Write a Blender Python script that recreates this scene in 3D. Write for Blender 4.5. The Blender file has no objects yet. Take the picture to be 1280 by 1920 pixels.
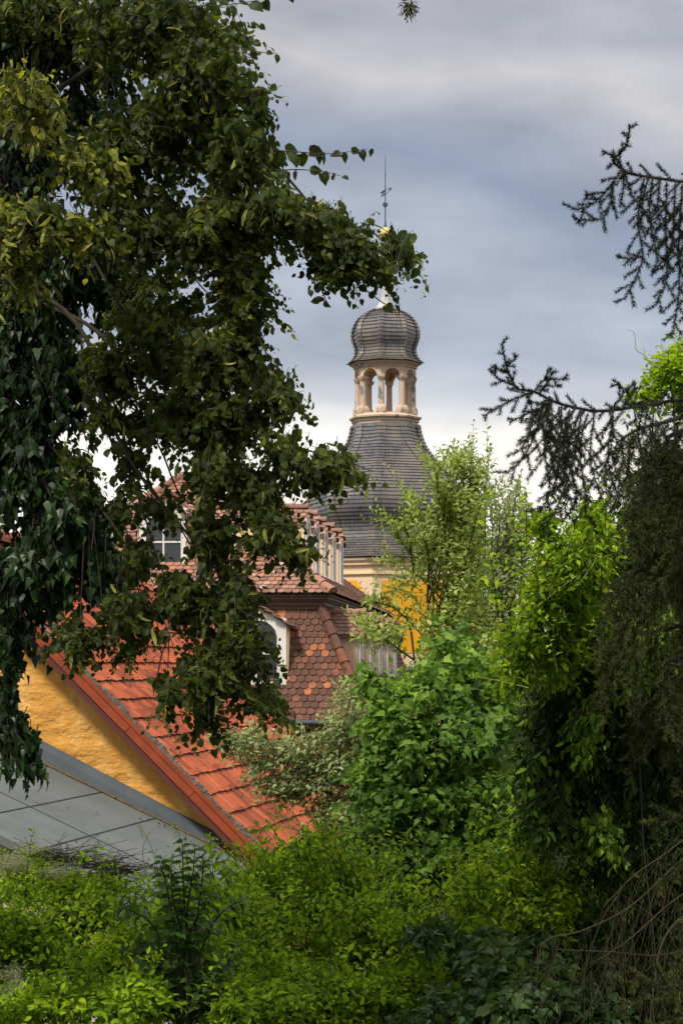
import bpy, math, random
import numpy as np
from mathutils import Vector
R = math.radians
C = bpy.context.scene.collection
F = 4000.0            # focal length in photo pixels; horizon at photo row 1250
CZ = 6.0              # eye height above the valley floor

# ------------------------------------------------------------------ camera
cam = bpy.data.cameras.new('camera'); camo = bpy.data.objects.new('camera', cam); C.objects.link(camo)
cam.sensor_fit = 'VERTICAL'; cam.sensor_height = 36; cam.lens = 36*F/1920
cam.shift_y = 290/1920; cam.clip_start = .1; cam.clip_end = 6000
camo.location = (0, 0, CZ); camo.rotation_euler = (R(90), 0, 0)
bpy.context.scene.camera = camo

# ------------------------------------------------------------------ world
SUN_EL, SUN_AZ = 55, 213       # azimuth clockwise from +Y (the view direction): behind the camera, to its left
w = bpy.data.worlds.new('World'); bpy.context.scene.world = w; w.use_nodes = True
nt = w.node_tree; N = nt.nodes; Lk = nt.links
bg = N['Background']
def nd(t, **k):
    n = N.new(t)
    for a, b in k.items(): setattr(n, a, b)
    return n
tc = nd('ShaderNodeTexCoord')
sky = nd('ShaderNodeTexSky', sky_type='NISHITA'); sky.sun_disc = False
sky.sun_elevation = R(SUN_EL); sky.sun_rotation = R(SUN_AZ)
sc = nd('ShaderNodeVectorMath', operation='SCALE'); sc.inputs['Scale'].default_value = .09
Lk.new(sky.outputs[0], sc.inputs[0])
mp = nd('ShaderNodeMapping'); mp.inputs['Scale'].default_value = (3.2, 3.2, 8.5)
mp.inputs['Location'].default_value = (1.3, .2, 4.55)
Lk.new(tc.outputs['Generated'], mp.inputs[0])
n1 = nd('ShaderNodeTexNoise'); n1.inputs['Scale'].default_value = 1.25; n1.inputs['Detail'].default_value = 4; n1.inputs['Roughness'].default_value = .45
Lk.new(mp.outputs[0], n1.inputs[0])
mp2 = nd('ShaderNodeMapping'); mp2.inputs['Scale'].default_value = (8, 8, 19); mp2.inputs['Location'].default_value = (4, 1, 2)
Lk.new(tc.outputs['Generated'], mp2.inputs[0])
n2 = nd('ShaderNodeTexNoise'); n2.inputs['Scale'].default_value = 1.6; n2.inputs['Detail'].default_value = 6; n2.inputs['Roughness'].default_value = .55
Lk.new(mp2.outputs[0], n2.inputs[0])
sx = nd('ShaderNodeSeparateXYZ'); Lk.new(tc.outputs['Generated'], sx.inputs[0])
def mth(op, a, b=None, c=None):
    m = nd('ShaderNodeMath', operation=op)
    for i, v in enumerate((a, b, c)):
        if v is None: continue
        if isinstance(v, (int, float)): m.inputs[i].default_value = v
        else: Lk.new(v, m.inputs[i])
    return m.outputs[0]
e = mth('ADD', sx.outputs[2], mth('MULTIPLY', mth('SUBTRACT', n1.outputs[0], .5), .17))
e = mth('ADD', e, mth('MULTIPLY', sx.outputs[0], .06))
e = mth('DIVIDE', e, .40)
rp = nd('ShaderNodeValToRGB'); Lk.new(e, rp.inputs[0])
cr = rp.color_ramp
stops = [(0, (.70, .65, .60)), (.27, (.80, .755, .70)), (.31, (.62, .60, .58)), (.345, (.41, .42, .45)), (.406, (.28, .30, .36)), (.456, (.33, .355, .41)),
         (.53, (.20, .23, .30)), (.61, (.25, .265, .32)), (.70, (.42, .41, .41)), (.77, (.31, .315, .35)), (1, (.50, .50, .52))]
while len(cr.elements) < len(stops): cr.elements.new(.5)
for el, (p, c) in zip(cr.elements, stops): el.position = p; el.color = (*c, 1)
vm = nd('ShaderNodeMapRange'); Lk.new(n2.outputs[0], vm.inputs[0])
vm.inputs[1].default_value = .3; vm.inputs[2].default_value = .7; vm.inputs[3].default_value = .84; vm.inputs[4].default_value = 1.14
zb_ = nd('ShaderNodeMapRange'); Lk.new(sx.outputs[2], zb_.inputs[0])      # an overcast sky is brightest overhead
zb_.inputs[1].default_value = .38; zb_.inputs[2].default_value = .9; zb_.inputs[3].default_value = 1; zb_.inputs[4].default_value = 1.7
cl = nd('ShaderNodeVectorMath', operation='SCALE'); Lk.new(rp.outputs[0], cl.inputs[0]); Lk.new(mth('MULTIPLY', vm.outputs[0], zb_.outputs[0]), cl.inputs['Scale'])
mx = nd('ShaderNodeMix', data_type='RGBA'); mx.inputs[0].default_value = .9
Lk.new(sc.outputs[0], mx.inputs[6]); Lk.new(cl.outputs[0], mx.inputs[7]); Lk.new(mx.outputs[2], bg.inputs[0])
bg.inputs[1].default_value = 1.16
sun = bpy.data.lights.new('sun', 'SUN'); sun.energy = 3.3; sun.angle = R(10); sun.color = (1, .93, .82)
so = bpy.data.objects.new('sun', sun); C.objects.link(so)
az, el = R(SUN_AZ), R(SUN_EL)
sd = Vector((math.sin(az)*math.cos(el), math.cos(az)*math.cos(el), math.sin(el)))
so.rotation_euler = sd.to_track_quat('Z', 'Y').to_euler(); so.location = (-20, -20, 40)
vs = bpy.context.scene.view_settings
vs.view_transform = 'Standard'; vs.look = 'None'; vs.exposure = .38; vs.gamma = 1
bpy.context.scene.cycles.max_bounces = 6
bpy.context.scene.cycles.transparent_max_bounces = 4

# ------------------------------------------------------------------ helpers
def pt(px, py, Y): return np.array([(px-640)*Y/F, Y, CZ+(1250-py)*Y/F])
def tag(o, label=None, cat=None, group=None, kind=None):
    if label: o['label'] = label
    if cat: o['category'] = cat
    if group: o['group'] = group
    if kind: o['kind'] = kind
    return o
def empty(name, loc, label, cat, group=None):
    o = bpy.data.objects.new(name, None); C.objects.link(o); o.location = [float(v) for v in loc]; o.empty_display_size = .3
    return tag(o, label, cat, group)
def root_of(p):
    while p.parent: p = p.parent
    return p

class MB:
    """collects polygons (world coordinates) and links them as one mesh object"""
    def __init__(s): s.v = []; s.l = []; s.t = []; s.n = 0; s.a = []; s.uv = []
    def add(s, V, loops, totals, var=None, uv=None):
        V = np.asarray(V, float).reshape(-1, 3); loops = np.asarray(loops, int).ravel(); totals = np.asarray(totals, int).ravel()
        s.v.append(V); s.l.append(loops+s.n); s.t.append(totals); s.n += len(V)
        if var is None: var = np.zeros(len(totals))
        s.a.append(np.broadcast_to(np.asarray(var, float), (len(totals),)))
        s.uv.append(np.zeros((len(loops), 2)) if uv is None else np.asarray(uv, float).reshape(-1, 2))
        return s
    def poly(s, pts, var=0, uv=None): return s.add(pts, range(len(pts)), [len(pts)], [var], uv)
    def hexa(s, p, var=0):
        """p: 8 points, bottom ring 0-3 then top ring 4-7"""
        f = [3, 2, 1, 0, 4, 5, 6, 7, 0, 1, 5, 4, 1, 2, 6, 5, 2, 3, 7, 6, 3, 0, 4, 7]
        return s.add(p, f, [4]*6, [var]*6)
    def box(s, o, a, b, c, var=0):
        o, a, b, c = map(lambda q: np.asarray(q, float), (o, a, b, c))
        return s.hexa([o, o+a, o+a+b, o+b, o+c, o+a+c, o+a+b+c, o+b+c], var)
    def extr(s, poly, d, var=0):
        P = np.asarray(poly, float); Q = P+np.asarray(d, float); n = len(P)
        V = np.vstack([P, Q]); l = list(range(n))+list(range(2*n-1, n-1, -1)); t = [n, n]
        for i in range(n):
            j = (i+1) % n; l += [j, i, n+i, n+j]; t.append(4)
        return s.add(V, l, t, [var]*len(t))
    def tube(s, pts, rad, k=6, var=0):
        P = np.asarray(pts, float); n = len(P)
        rad = np.broadcast_to(np.asarray(rad, float), (n,))
        T = np.gradient(P, axis=0); T /= np.linalg.norm(T, axis=1)[:, None]+1e-9
        ref = np.array([0, 0, 1.]) if abs(T[:, 2]).mean() < .8 else np.array([1., 0, 0])
        A = np.cross(T, ref); A /= np.linalg.norm(A, axis=1)[:, None]+1e-9; B = np.cross(T, A)
        ang = np.arange(k)*2*np.pi/k
        V = P[:, None]+rad[:, None, None]*(np.cos(ang)[None, :, None]*A[:, None]+np.sin(ang)[None, :, None]*B[:, None])
        l = []; t = []
        for i in range(n-1):
            for j in range(k):
                l += [i*k+j, i*k+(j+1) % k, (i+1)*k+(j+1) % k, (i+1)*k+j]; t.append(4)
        l += list(range(k-1, -1, -1))+[(n-1)*k+j for j in range(k)]; t += [k, k]
        return s.add(V, l, t, [var]*len(t))
    def inst(s, tmpl, M, P, var=None):
        """tmpl=(verts, faces); M (n,3,3) columns = local axes; P (n,3)"""
        tv, tf = tmpl; tv = np.asarray(tv, float); n = len(P); k = len(tv)
        if n == 0: return s
        V = np.einsum('nij,kj->nki', M, tv)+P[:, None]
        fl = np.concatenate([np.asarray(f) for f in tf]); ft = np.array([len(f) for f in tf])
        loops = (fl[None]+(np.arange(n)*k)[:, None]).ravel(); tot = np.tile(ft, n)
        if var is None: var = np.zeros(n)
        uv = np.tile(tv[fl][:, :2], (n, 1))
        return s.add(V.reshape(-1, 3), loops, tot, np.repeat(var, len(ft)), uv)
    def build(s, name, mat, parent=None, smooth=False):
        V = np.vstack(s.v); L = np.concatenate(s.l); T = np.concatenate(s.t); A = np.concatenate(s.a); U = np.vstack(s.uv)
        if parent is not None:
            r = Vector((0, 0, 0)); p = parent
            while p: r += p.location; p = p.parent
            V = V-np.array(r)
        me = bpy.data.meshes.new(name)
        me.vertices.add(len(V)); me.vertices.foreach_set('co', V.astype(np.float32).ravel())
        me.loops.add(len(L)); me.loops.foreach_set('vertex_index', L.astype(np.int32))
        me.polygons.add(len(T)); st = np.concatenate([[0], np.cumsum(T)[:-1]])
        me.polygons.foreach_set('loop_start', st.astype(np.int32)); me.polygons.foreach_set('loop_total', T.astype(np.int32))
        me.polygons.foreach_set('use_smooth', np.full(len(T), smooth))
        at = me.attributes.new('var', 'FLOAT', 'FACE'); at.data.foreach_set('value', A.astype(np.float32))
        ul = me.uv_layers.new(name='UVMap'); ul.data.foreach_set('uv', U.astype(np.float32).ravel())
        me.update(calc_edges=True); me.validate()
        me.materials.append(mat)
        o = bpy.data.objects.new(name, me); C.objects.link(o)
        if parent is not None: o.parent = parent
        return o

# ------------------------------------------------------------------ materials
def newmat(name):
    m = bpy.data.materials.new(name); m.use_nodes = True
    t = m.node_tree; return m, t, t.nodes, t.links, t.nodes['Principled BSDF']
def ramp(n, l, src, stops, interp='LINEAR'):
    r = n.new('ShaderNodeValToRGB'); l.new(src, r.inputs[0]); e = r.color_ramp; e.interpolation = interp
    while len(e.elements) < len(stops): e.elements.new(.5)
    for x, (p, c) in zip(e.elements, stops): x.position = p; x.color = (*c, 1)
    return r.outputs[0]
def noise(n, l, vec, scale, detail=4, rough=.55, mapping=None):
    if mapping is not None:
        mp = n.new('ShaderNodeMapping'); mp.inputs['Scale'].default_value = mapping; l.new(vec, mp.inputs[0]); vec = mp.outputs[0]
    t = n.new('ShaderNodeTexNoise'); t.inputs['Scale'].default_value = scale; t.inputs['Detail'].default_value = detail
    t.inputs['Roughness'].default_value = rough; l.new(vec, t.inputs[0]); return t.outputs[0]
def mixc(n, l, fac, a, b, mode='MIX'):
    m = n.new('ShaderNodeMix'); m.data_type = 'RGBA'; m.blend_type = mode
    for i, v in ((0, fac), (6, a), (7, b)):
        if isinstance(v, (int, float)): m.inputs[i].default_value = v
        elif isinstance(v, tuple): m.inputs[i].default_value = (*v, 1)
        else: l.new(v, m.inputs[i])
    return m.outputs[2]
def bump(n, l, bs, h, strength, dist=.01):
    b = n.new('ShaderNodeBump'); b.inputs['Strength'].default_value = strength; b.inputs['Distance'].default_value = dist
    l.new(h, b.inputs['Height']); l.new(b.outputs[0], bs.inputs['Normal'])
def var(n):
    a = n.new('ShaderNodeAttribute'); a.attribute_name = 'var'; return a.outputs['Fac']
def obj_c(n): return n.new('ShaderNodeTexCoord').outputs['Object']
def surf(name, base, dirt=None, rough=.8, sc=3, amt=.5, bs=.3, bd=.01, bsc=30, streak=None, spec=.3, metal=0):
    m, t, n, l, b = newmat(name)
    v = obj_c(n); c = base
    if dirt:
        f = noise(n, l, v, sc, 6, .62, streak)
        c = mixc(n, l, ramp(n, l, f, [(.5-.25*amt, (0, 0, 0)), (.5+.3, (1, 1, 1))]), base, dirt); l.new(c, b.inputs['Base Color'])
    else: b.inputs['Base Color'].default_value = (*base, 1)
    b.inputs['Roughness'].default_value = rough; b.inputs['Metallic'].default_value = metal; b.inputs['Specular IOR Level'].default_value = spec
    if bs: bump(n, l, b, noise(n, l, v, bsc, 5), bs, bd)
    return m
def leafmat(name, stops, trans, tfac=.35, rough=.45, spec=.35):
    m, t, n, l, b = newmat(name)
    c = ramp(n, l, var(n), stops)
    l.new(c, b.inputs['Base Color']); b.inputs['Roughness'].default_value = rough; b.inputs['Specular IOR Level'].default_value = spec
    tr = n.new('ShaderNodeBsdfTranslucent'); tc = mixc(n, l, 1.0, c, trans, 'MULTIPLY'); l.new(tc, tr.inputs[0])
    ms = n.new('ShaderNodeMixShader'); ms.inputs[0].default_value = tfac
    l.new(b.outputs[0], ms.inputs[1]); l.new(tr.outputs[0], ms.inputs[2]); l.new(ms.outputs[0], n['Material Output'].inputs[0])
    return m
def tilemat(name, stops, moss=(.10, .09, .05), mossamt=.5, fade=(.28, .18, .14)):
    m, t, n, l, b = newmat(name); v = obj_c(n)
    c = ramp(n, l, var(n), stops)
    f = noise(n, l, v, 9, 6, .7)
    c = mixc(n, l, ramp(n, l, f, [(.5, (0, 0, 0)), (.72, (mossamt,)*3)]), c, moss)
    f2 = noise(n, l, v, 1.3, 4, .6)
    c = mixc(n, l, ramp(n, l, f2, [(.35, (.0,)*3), (.7, (.45,)*3)]), c, fade)
    l.new(c, b.inputs['Base Color']); b.inputs['Roughness'].default_value = .8; b.inputs['Specular IOR Level'].default_value = .25
    bump(n, l, b, noise(n, l, v, 60, 4), .4, .01)
    return m

M = {}
M['stucco_yellow'] = surf('stucco_yellow', (.74, .40, .085), (.60, .30, .055), .9, 1.6, .7, .9, .045, 7)
def stucco():
    m, t, n, l, b = newmat('rough_yellow_stucco'); v = obj_c(n)
    f = noise(n, l, v, 1.2, 5, .6)
    c = mixc(n, l, f, (.70, .36, .085), (.54, .255, .05))
    f3 = noise(n, l, v, 14, 5, .7); c = mixc(n, l, ramp(n, l, f3, [(.55, (0, 0, 0)), (.75, (.35, .35, .35))]), c, (.48, .24, .05))
    st = noise(n, l, v, 2.2, 5, .65, (1.4, 1.4, .35)); c = mixc(n, l, ramp(n, l, st, [(.50, (0, 0, 0)), (.68, (.55,)*3)]), c, (.80, .50, .17))
    st = noise(n, l, v, 5, 6, .7, (2, 2, .5)); c = mixc(n, l, ramp(n, l, st, [(.56, (0, 0, 0)), (.72, (.5,)*3)]), c, (.34, .18, .06))
    l.new(c, b.inputs['Base Color']); b.inputs['Roughness'].default_value = .93; b.inputs['Specular IOR Level'].default_value = .15
    a = noise(n, l, v, 3.2, 3, .5, (1, 1, 1.8)); c2 = noise(n, l, v, 22, 6, .65)
    s = n.new('ShaderNodeMath'); s.operation = 'MULTIPLY_ADD'; s.inputs[1].default_value = .22; l.new(c2, s.inputs[0]); l.new(a, s.inputs[2])
    bump(n, l, b, s.outputs[0], 1.0, .065)
    return m
M['stucco'] = stucco()
M['plaster_peach'] = surf('peach_plaster', (.80, .58, .37), (.68, .48, .31), .9, 2.0, .5, .2, .01, 20)
M['plaster_cream'] = surf('pale_plaster', (.62, .55, .47), (.42, .37, .31), .9, 2.5, .5, .2, .01, 20, (1, 1, .4))
M['panel_yellow'] = surf('ochre_panel', (.80, .38, .015), (.68, .31, .01), .9, 1.5, .5, .15, .01, 20)
M['white_wood'] = surf('white_window_paint', (.80, .77, .70), (.58, .54, .47), .7, 3, .4, .1, .005, 40, (1, 1, .3))
M['dark_glass'] = surf('dark_window_glass', (.03, .035, .045), None, .15, bs=0, spec=.5)
M['brown_wood'] = surf('brown_cornice_paint', (.14, .085, .06), (.08, .05, .035), .7, 6, .5, .1, .005, 30)
M['red_trim'] = surf('red_orange_trim', (.30, .055, .016), (.17, .04, .018), .5, 5, .4, .15, .003, 60)
M['dark_trim'] = surf('dark_red_fascia', (.10, .028, .02), None, .7, bs=0)
M['purlin'] = surf('red_purlin_paint', (.25, .05, .03), (.15, .03, .02), .7, 8, .5, .2, .004, 50)
M['bitumen'] = surf('grey_bitumen_sheet', (.145, .158, .152), (.085, .094, .088), .92, 1.3, .9, .9, .006, 90)
M['bitumen_seam'] = surf('bitumen_seam', (.035, .04, .045), None, .9, bs=0)
M['flash'] = surf('slate_blue_flashing', (.085, .10, .112), (.055, .064, .07), .85, 2, .8, .3, .004, 120)
M['moss'] = surf('ochre_moss', (.22, .13, .03), (.05, .04, .02), .95, 9, .6, .8, .01, 40)
M['lead'] = surf('pale_lead_sheet', (.50, .49, .46), (.30, .30, .28), .55, 8, .6, .1, .005, 30)
M['copper'] = surf('green_copper', (.20, .36, .30), (.30, .38, .33), .7, 6, .5, .1, .005, 30)
M['gold'] = surf('weathered_gold', (.80, .52, .16), (.62, .40, .14), .45, 9, .5, .1, .005, 30, metal=.35)
M['iron'] = surf('dark_blue_iron', (.06, .075, .10), None, .6, bs=0)
M['gutter'] = surf('dark_zinc_gutter', (.05, .06, .065), None, .5, bs=0)
M['pipe'] = surf('verdigris_pipe', (.30, .46, .42), (.2, .3, .28), .6, 6, .5, .1)
M['mortar'] = surf('crumbling_grey_mortar', (.20, .165, .13), (.045, .035, .025), .95, 11, .9, 1, .03, 25)
M['bark'] = surf('dark_grey_bark', (.045, .037, .027), (.02, .017, .012), .95, 20, .7, .8, .01, 60)
M['bark_green'] = surf('mossy_branch_bark', (.045, .038, .024), (.02, .018, .011), .95, 20, .7, .6, .006, 60)
M['twig'] = surf('green_brown_twig', (.055, .055, .022), None, .8, bs=0)
M['tendril'] = surf('pale_tendril', (.30, .34, .10), None, .8, bs=0)
M['dead'] = surf('dead_brown_twig', (.045, .035, .016), None, .9, bs=0)
M['soil'] = surf('leaf_litter_ground', (.022, .032, .010), (.012, .011, .006), 1, 2, .8, .8, .03, 8, spec=0)

def slate():
    m, t, n, l, b = newmat('grey_slate_shingles')
    uv = n.new('ShaderNodeUVMap'); uv.uv_map = 'UVMap'
    mp = n.new('ShaderNodeMapping'); mp.inputs['Rotation'].default_value = (0, 0, 0); l.new(uv.outputs[0], mp.inputs[0])
    # slates: columns skewed along the course
    sp = n.new('ShaderNodeSeparateXYZ'); l.new(mp.outputs[0], sp.inputs[0])
    a = n.new('ShaderNodeMath'); a.operation = 'MULTIPLY_ADD'; a.inputs[1].default_value = .42; l.new(sp.outputs[1], a.inputs[0]); l.new(sp.outputs[0], a.inputs[2])
    cx = n.new('ShaderNodeCombineXYZ'); l.new(a.outputs[0], cx.inputs[0]); l.new(sp.outputs[1], cx.inputs[1])
    br = n.new('ShaderNodeTexBrick'); l.new(cx.outputs[0], br.inputs[0]); br.offset = .5
    br.inputs['Color1'].default_value = (.075, .074, .083, 1); br.inputs['Color2'].default_value = (.145, .132, .125, 1)
    br.inputs['Mortar'].default_value = (.028, .032, .042, 1); br.inputs['Scale'].default_value = 1
    br.inputs['Mortar Size'].default_value = .014; br.inputs['Mortar Smooth'].default_value = .3
    br.inputs['Brick Width'].default_value = .24; br.inputs['Row Height'].default_value = .2; br.inputs['Bias'].default_value = -.1
    f = noise(n, l, obj_c(n), .7, 5, .6)
    c = mixc(n, l, ramp(n, l, f, [(.38, (0, 0, 0)), (.7, (.75,)*3)]), br.outputs[0], (.20, .165, .12))
    f4 = noise(n, l, obj_c(n), 2.2, 5, .7, (1, 1, .25))
    c = mixc(n, l, ramp(n, l, f4, [(.5, (0, 0, 0)), (.7, (.5,)*3)]), c, (.07, .075, .09))
    c = mixc(n, l, ramp(n, l, var(n), [(0, (0, 0, 0)), (1, (.6,)*3)]), c, (.085, .08, .085))
    l.new(c, b.inputs['Base Color']); b.inputs['Roughness'].default_value = .36; b.inputs['Specular IOR Level'].default_value = .6
    bump(n, l, b, noise(n, l, obj_c(n), 9, 3), .4, .02)
    return m
M['slate'] = slate()
def lantern_paint():
    m, t, n, l, b = newmat('peeling_stone_paint'); v = obj_c(n)
    f = noise(n, l, v, 2.4, 6, .65, (1, 1, .55))
    c = mixc(n, l, noise(n, l, v, 1.7, 4), (.62, .47, .35), (.50, .37, .27))
    c = mixc(n, l, ramp(n, l, f, [(.585, (0, 0, 0)), (.61, (.9,)*3)]), c, (.13, .16, .18))
    l.new(c, b.inputs['Base Color']); b.inputs['Roughness'].default_value = .85
    bump(n, l, b, f, .3, .01)
    return m
M['lantern'] = lantern_paint()
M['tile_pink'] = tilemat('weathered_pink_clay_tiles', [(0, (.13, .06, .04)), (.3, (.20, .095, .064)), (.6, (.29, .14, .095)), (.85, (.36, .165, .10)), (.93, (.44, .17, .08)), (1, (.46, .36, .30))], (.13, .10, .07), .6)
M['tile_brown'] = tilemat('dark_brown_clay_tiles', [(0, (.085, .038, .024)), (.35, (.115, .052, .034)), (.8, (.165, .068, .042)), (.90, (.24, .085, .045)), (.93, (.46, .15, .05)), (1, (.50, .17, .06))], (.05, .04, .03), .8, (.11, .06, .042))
M['tile_moss'] = tilemat('mossy_dormer_tiles', [(0, (.16, .08, .05)), (.5, (.27, .13, .085)), (1, (.36, .20, .14))], (.09, .075, .045), .9)
def red_tile():
    m, t, n, l, b = newmat('orange_red_ribbed_tiles')
    uv = n.new('ShaderNodeUVMap'); uv.uv_map = 'UVMap'
    f = noise(n, l, uv.outputs[0], 1, 6, .65, (26, 2.2, 1))
    c = ramp(n, l, f, [(.25, (.13, .026, .012)), (.42, (.31, .062, .018)), (.6, (.43, .100, .030)), (.78, (.24, .075, .045))])
    f2 = noise(n, l, uv.outputs[0], 2.6, 6, .7)
    c = mixc(n, l, ramp(n, l, f2, [(.5, (0, 0, 0)), (.66, (.7,)*3)]), c, (.17, .035, .018))
    f5 = noise(n, l, uv.outputs[0], 1, 4, .7, (90, 14, 1))
    c = mixc(n, l, ramp(n, l, f5, [(.62, (0, 0, 0)), (.7, (.45,)*3)]), c, (.10, .05, .035))
    sp = n.new('ShaderNodeSeparateXYZ'); l.new(uv.outputs[0], sp.inputs[0])
    def fl(o, k):
        a = n.new('ShaderNodeMath'); a.operation = 'MULTIPLY'; a.inputs[1].default_value = k; l.new(o, a.inputs[0])
        b_ = n.new('ShaderNodeMath'); b_.operation = 'FLOOR'; l.new(a.outputs[0], b_.inputs[0]); return b_.outputs[0]
    cx = n.new('ShaderNodeCombineXYZ'); l.new(fl(sp.outputs[0], 4.2), cx.inputs[0]); l.new(fl(sp.outputs[1], .49), cx.inputs[1])
    wn = n.new('ShaderNodeTexWhiteNoise'); l.new(cx.outputs[0], wn.inputs[0])
    c = mixc(n, l, 1.0, c, ramp(n, l, wn.outputs[0], [(0, (.55, .5, .5)), (.5, (.92, .92, .92)), (1, (1.25, 1.3, 1.4))]), 'MULTIPLY')
    lich = noise(n, l, uv.outputs[0], 34, 3, .6)
    c = mixc(n, l, ramp(n, l, lich, [(.66, (0, 0, 0)), (.72, (.5, .5, .5))]), c, (.30, .26, .18))
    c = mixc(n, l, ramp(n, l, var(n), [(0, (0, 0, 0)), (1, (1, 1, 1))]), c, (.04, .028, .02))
    l.new(c, b.inputs['Base Color']); b.inputs['Roughness'].default_value = .7; b.inputs['Specular IOR Level'].default_value = .3
    return m
M['red_tile'] = red_tile()

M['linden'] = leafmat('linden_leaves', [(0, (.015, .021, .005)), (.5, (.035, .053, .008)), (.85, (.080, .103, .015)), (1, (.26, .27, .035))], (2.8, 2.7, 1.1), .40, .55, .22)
M['bract'] = leafmat('linden_bracts', [(0, (.13, .14, .03)), (1, (.34, .34, .08))], (1.4, 1.4, .8), .4, .6, .2)
M['fruit'] = leafmat('linden_fruit', [(0, (.05, .05, .02)), (1, (.14, .12, .05))], (1, 1, 1), 0, .8, .2)
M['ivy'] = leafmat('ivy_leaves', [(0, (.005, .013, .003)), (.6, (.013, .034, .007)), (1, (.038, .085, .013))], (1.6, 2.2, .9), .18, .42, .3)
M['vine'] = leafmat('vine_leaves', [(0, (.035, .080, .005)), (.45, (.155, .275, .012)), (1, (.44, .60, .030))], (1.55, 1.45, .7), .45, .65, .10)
M['vine_dark'] = leafmat('shade_painted_vine_leaves', [(0, (.007, .016, .003)), (.55, (.022, .048, .006)), (.75, (.06, .12, .010)), (1, (.20, .33, .02))], (1.8, 2.0, .9), .30, .55, .2)  # darker copy of the vine colours, with the shade at the right painted in
M['willow'] = leafmat('willow_leaves', [(0, (.17, .22, .04)), (.6, (.36, .44, .11)), (1, (.62, .68, .24))], (1.5, 1.5, .8), .40, .6, .22)
M['willow_grey'] = leafmat('grey_willow_leaves', [(0, (.18, .22, .09)), (.6, (.32, .37, .16)), (1, (.50, .54, .27))], (1.4, 1.4, .9), .40, .6, .22)
M['maple'] = leafmat('maple_leaves', [(0, (.032, .065, .010)), (.5, (.095, .185, .026)), (1, (.27, .41, .06))], (1.8, 1.9, .9), .38, .6, .22)
M['broad'] = leafmat('broad_leaves', [(0, (.025, .058, .010)), (.7, (.065, .135, .020)), (1, (.18, .27, .04))], (1.8, 2.0, .9), .32, .5, .25)
M['creeper'] = leafmat('creeper_leaves', [(0, (.010, .028, .005)), (.7, (.026, .062, .010)), (1, (.07, .13, .02))], (1.8, 2.0, .9), .3, .45, .35)
M['needle'] = leafmat('spruce_needles', [(0, (.012, .017, .009)), (.6, (.026, .034, .016)), (1, (.07, .075, .03))], (1, 1.1, .8), .12, .6, .2)
M['needle_warm'] = leafmat('olive_spruce_needles', [(0, (.022, .030, .007)), (.6, (.060, .072, .017)), (1, (.15, .165, .035))], (1, 1.1, .8), .12, .6, .2)
M['blossom'] = leafmat('cream_seed_heads', [(0, (.34, .36, .18)), (1, (.62, .62, .38))], (1, 1, .8), .3, .9, .1)

def nrm(a): return a/(np.linalg.norm(a, axis=-1, keepdims=True)+1e-9)
def frames(t, n):
    t = nrm(t); n = nrm(n-(n*t).sum(-1, keepdims=True)*t); x = np.cross(t, n)
    return np.stack([x, t, n], axis=-1)

# leaf templates: base at the origin, tip along +Y, face along +Z, about one unit long
def leaf_t(half, fold=.12, curl=.15):
    """half: (y, halfwidth) outline from base to tip; folded on the midrib"""
    f = []; n = len(half)
    L = [(-x, y, fold*x*2-curl*y*y) for y, x in half]; Rr = [(x, y, fold*x*2-curl*y*y) for y, x in half]
    tip = (0, 1, -curl)
    mid = (0, .5, -curl*.25)
    v = [(0, 0, 0), mid, tip]+L+Rr
    li = [3+i for i in range(n)]; ri = [3+n+i for i in range(n)]
    h = n//2
    f.append([0, 1]+li[:h+1][::-1]); f.append([1, 2]+li[h:][::-1])
    f.append([1, 0]+ri[:h+1]); f.append([2, 1]+ri[h:])
    return (np.array(v), f)
T_LIND = [leaf_t([(-.10, .18), (-.02, .36), (.28, .50), (.52, .42), (.76, .26)], .10, .25), leaf_t([(-.08, .20), (.02, .40), (.30, .46), (.60, .40), (.80, .17)], .28, .4),
          leaf_t([(-.10, .16), (0, .36), (.34, .49), (.58, .38), (.74, .25)], -.12, .55)]
T_IVY = [leaf_t([(-.12, .22), (.05, .48), (.35, .27), (.6, .17), (.8, .09)], .12, .2), leaf_t([(-.08, .22), (.12, .40), (.4, .28), (.6, .19), (.8, .08)], .2, .35)]
T_OVAL = [leaf_t([(.05, .08), (.25, .23), (.5, .27), (.75, .19), (.9, .08)], .15, .2), leaf_t([(.05, .08), (.25, .25), (.5, .24), (.75, .16), (.9, .07)], .3, .45)]
T_BRACT = [leaf_t([(.05, .05), (.25, .11), (.5, .13), (.75, .11), (.92, .06)], .2, .5)]
T_MAPLE = [leaf_t([(-.08, .16), (.08, .46), (.26, .36), (.46, .46), (.66, .20)], .10, .25), leaf_t([(-.06, .16), (.10, .42), (.28, .34), (.46, .41), (.68, .19)], .28, .4)]
T_BROAD = [leaf_t([(-.05, .18), (.08, .36), (.32, .40), (.6, .27), (.82, .12)], .15, .3), leaf_t([(-.05, .16), (.1, .33), (.35, .38), (.6, .26), (.82, .11)], .3, .5)]
T_NEED = (np.array([(-.06, 0, 0), (.06, 0, 0), (0, 1, 0), (0, 0.3, .06)]), [[0, 1, 2], [0, 3, 2]])
T_BALL = (np.array([(1, 0, 0), (-1, 0, 0), (0, 1, 0), (0, -1, 0), (0, 0, 1), (0, 0, -1)])*.5, [[0, 2, 4], [2, 1, 4], [1, 3, 4], [3, 0, 4], [2, 0, 5], [1, 2, 5], [3, 1, 5], [0, 3, 5]])

def put_leaves(mb, rng, tm, P, t, n, size, v):
    idx = rng.integers(0, len(tm), len(P))
    Mx = frames(t, n)*size[:, None, None]
    for i, T in enumerate(tm):
        k = idx == i
        mb.inst(T, Mx[k], P[k], v[k])

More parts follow.
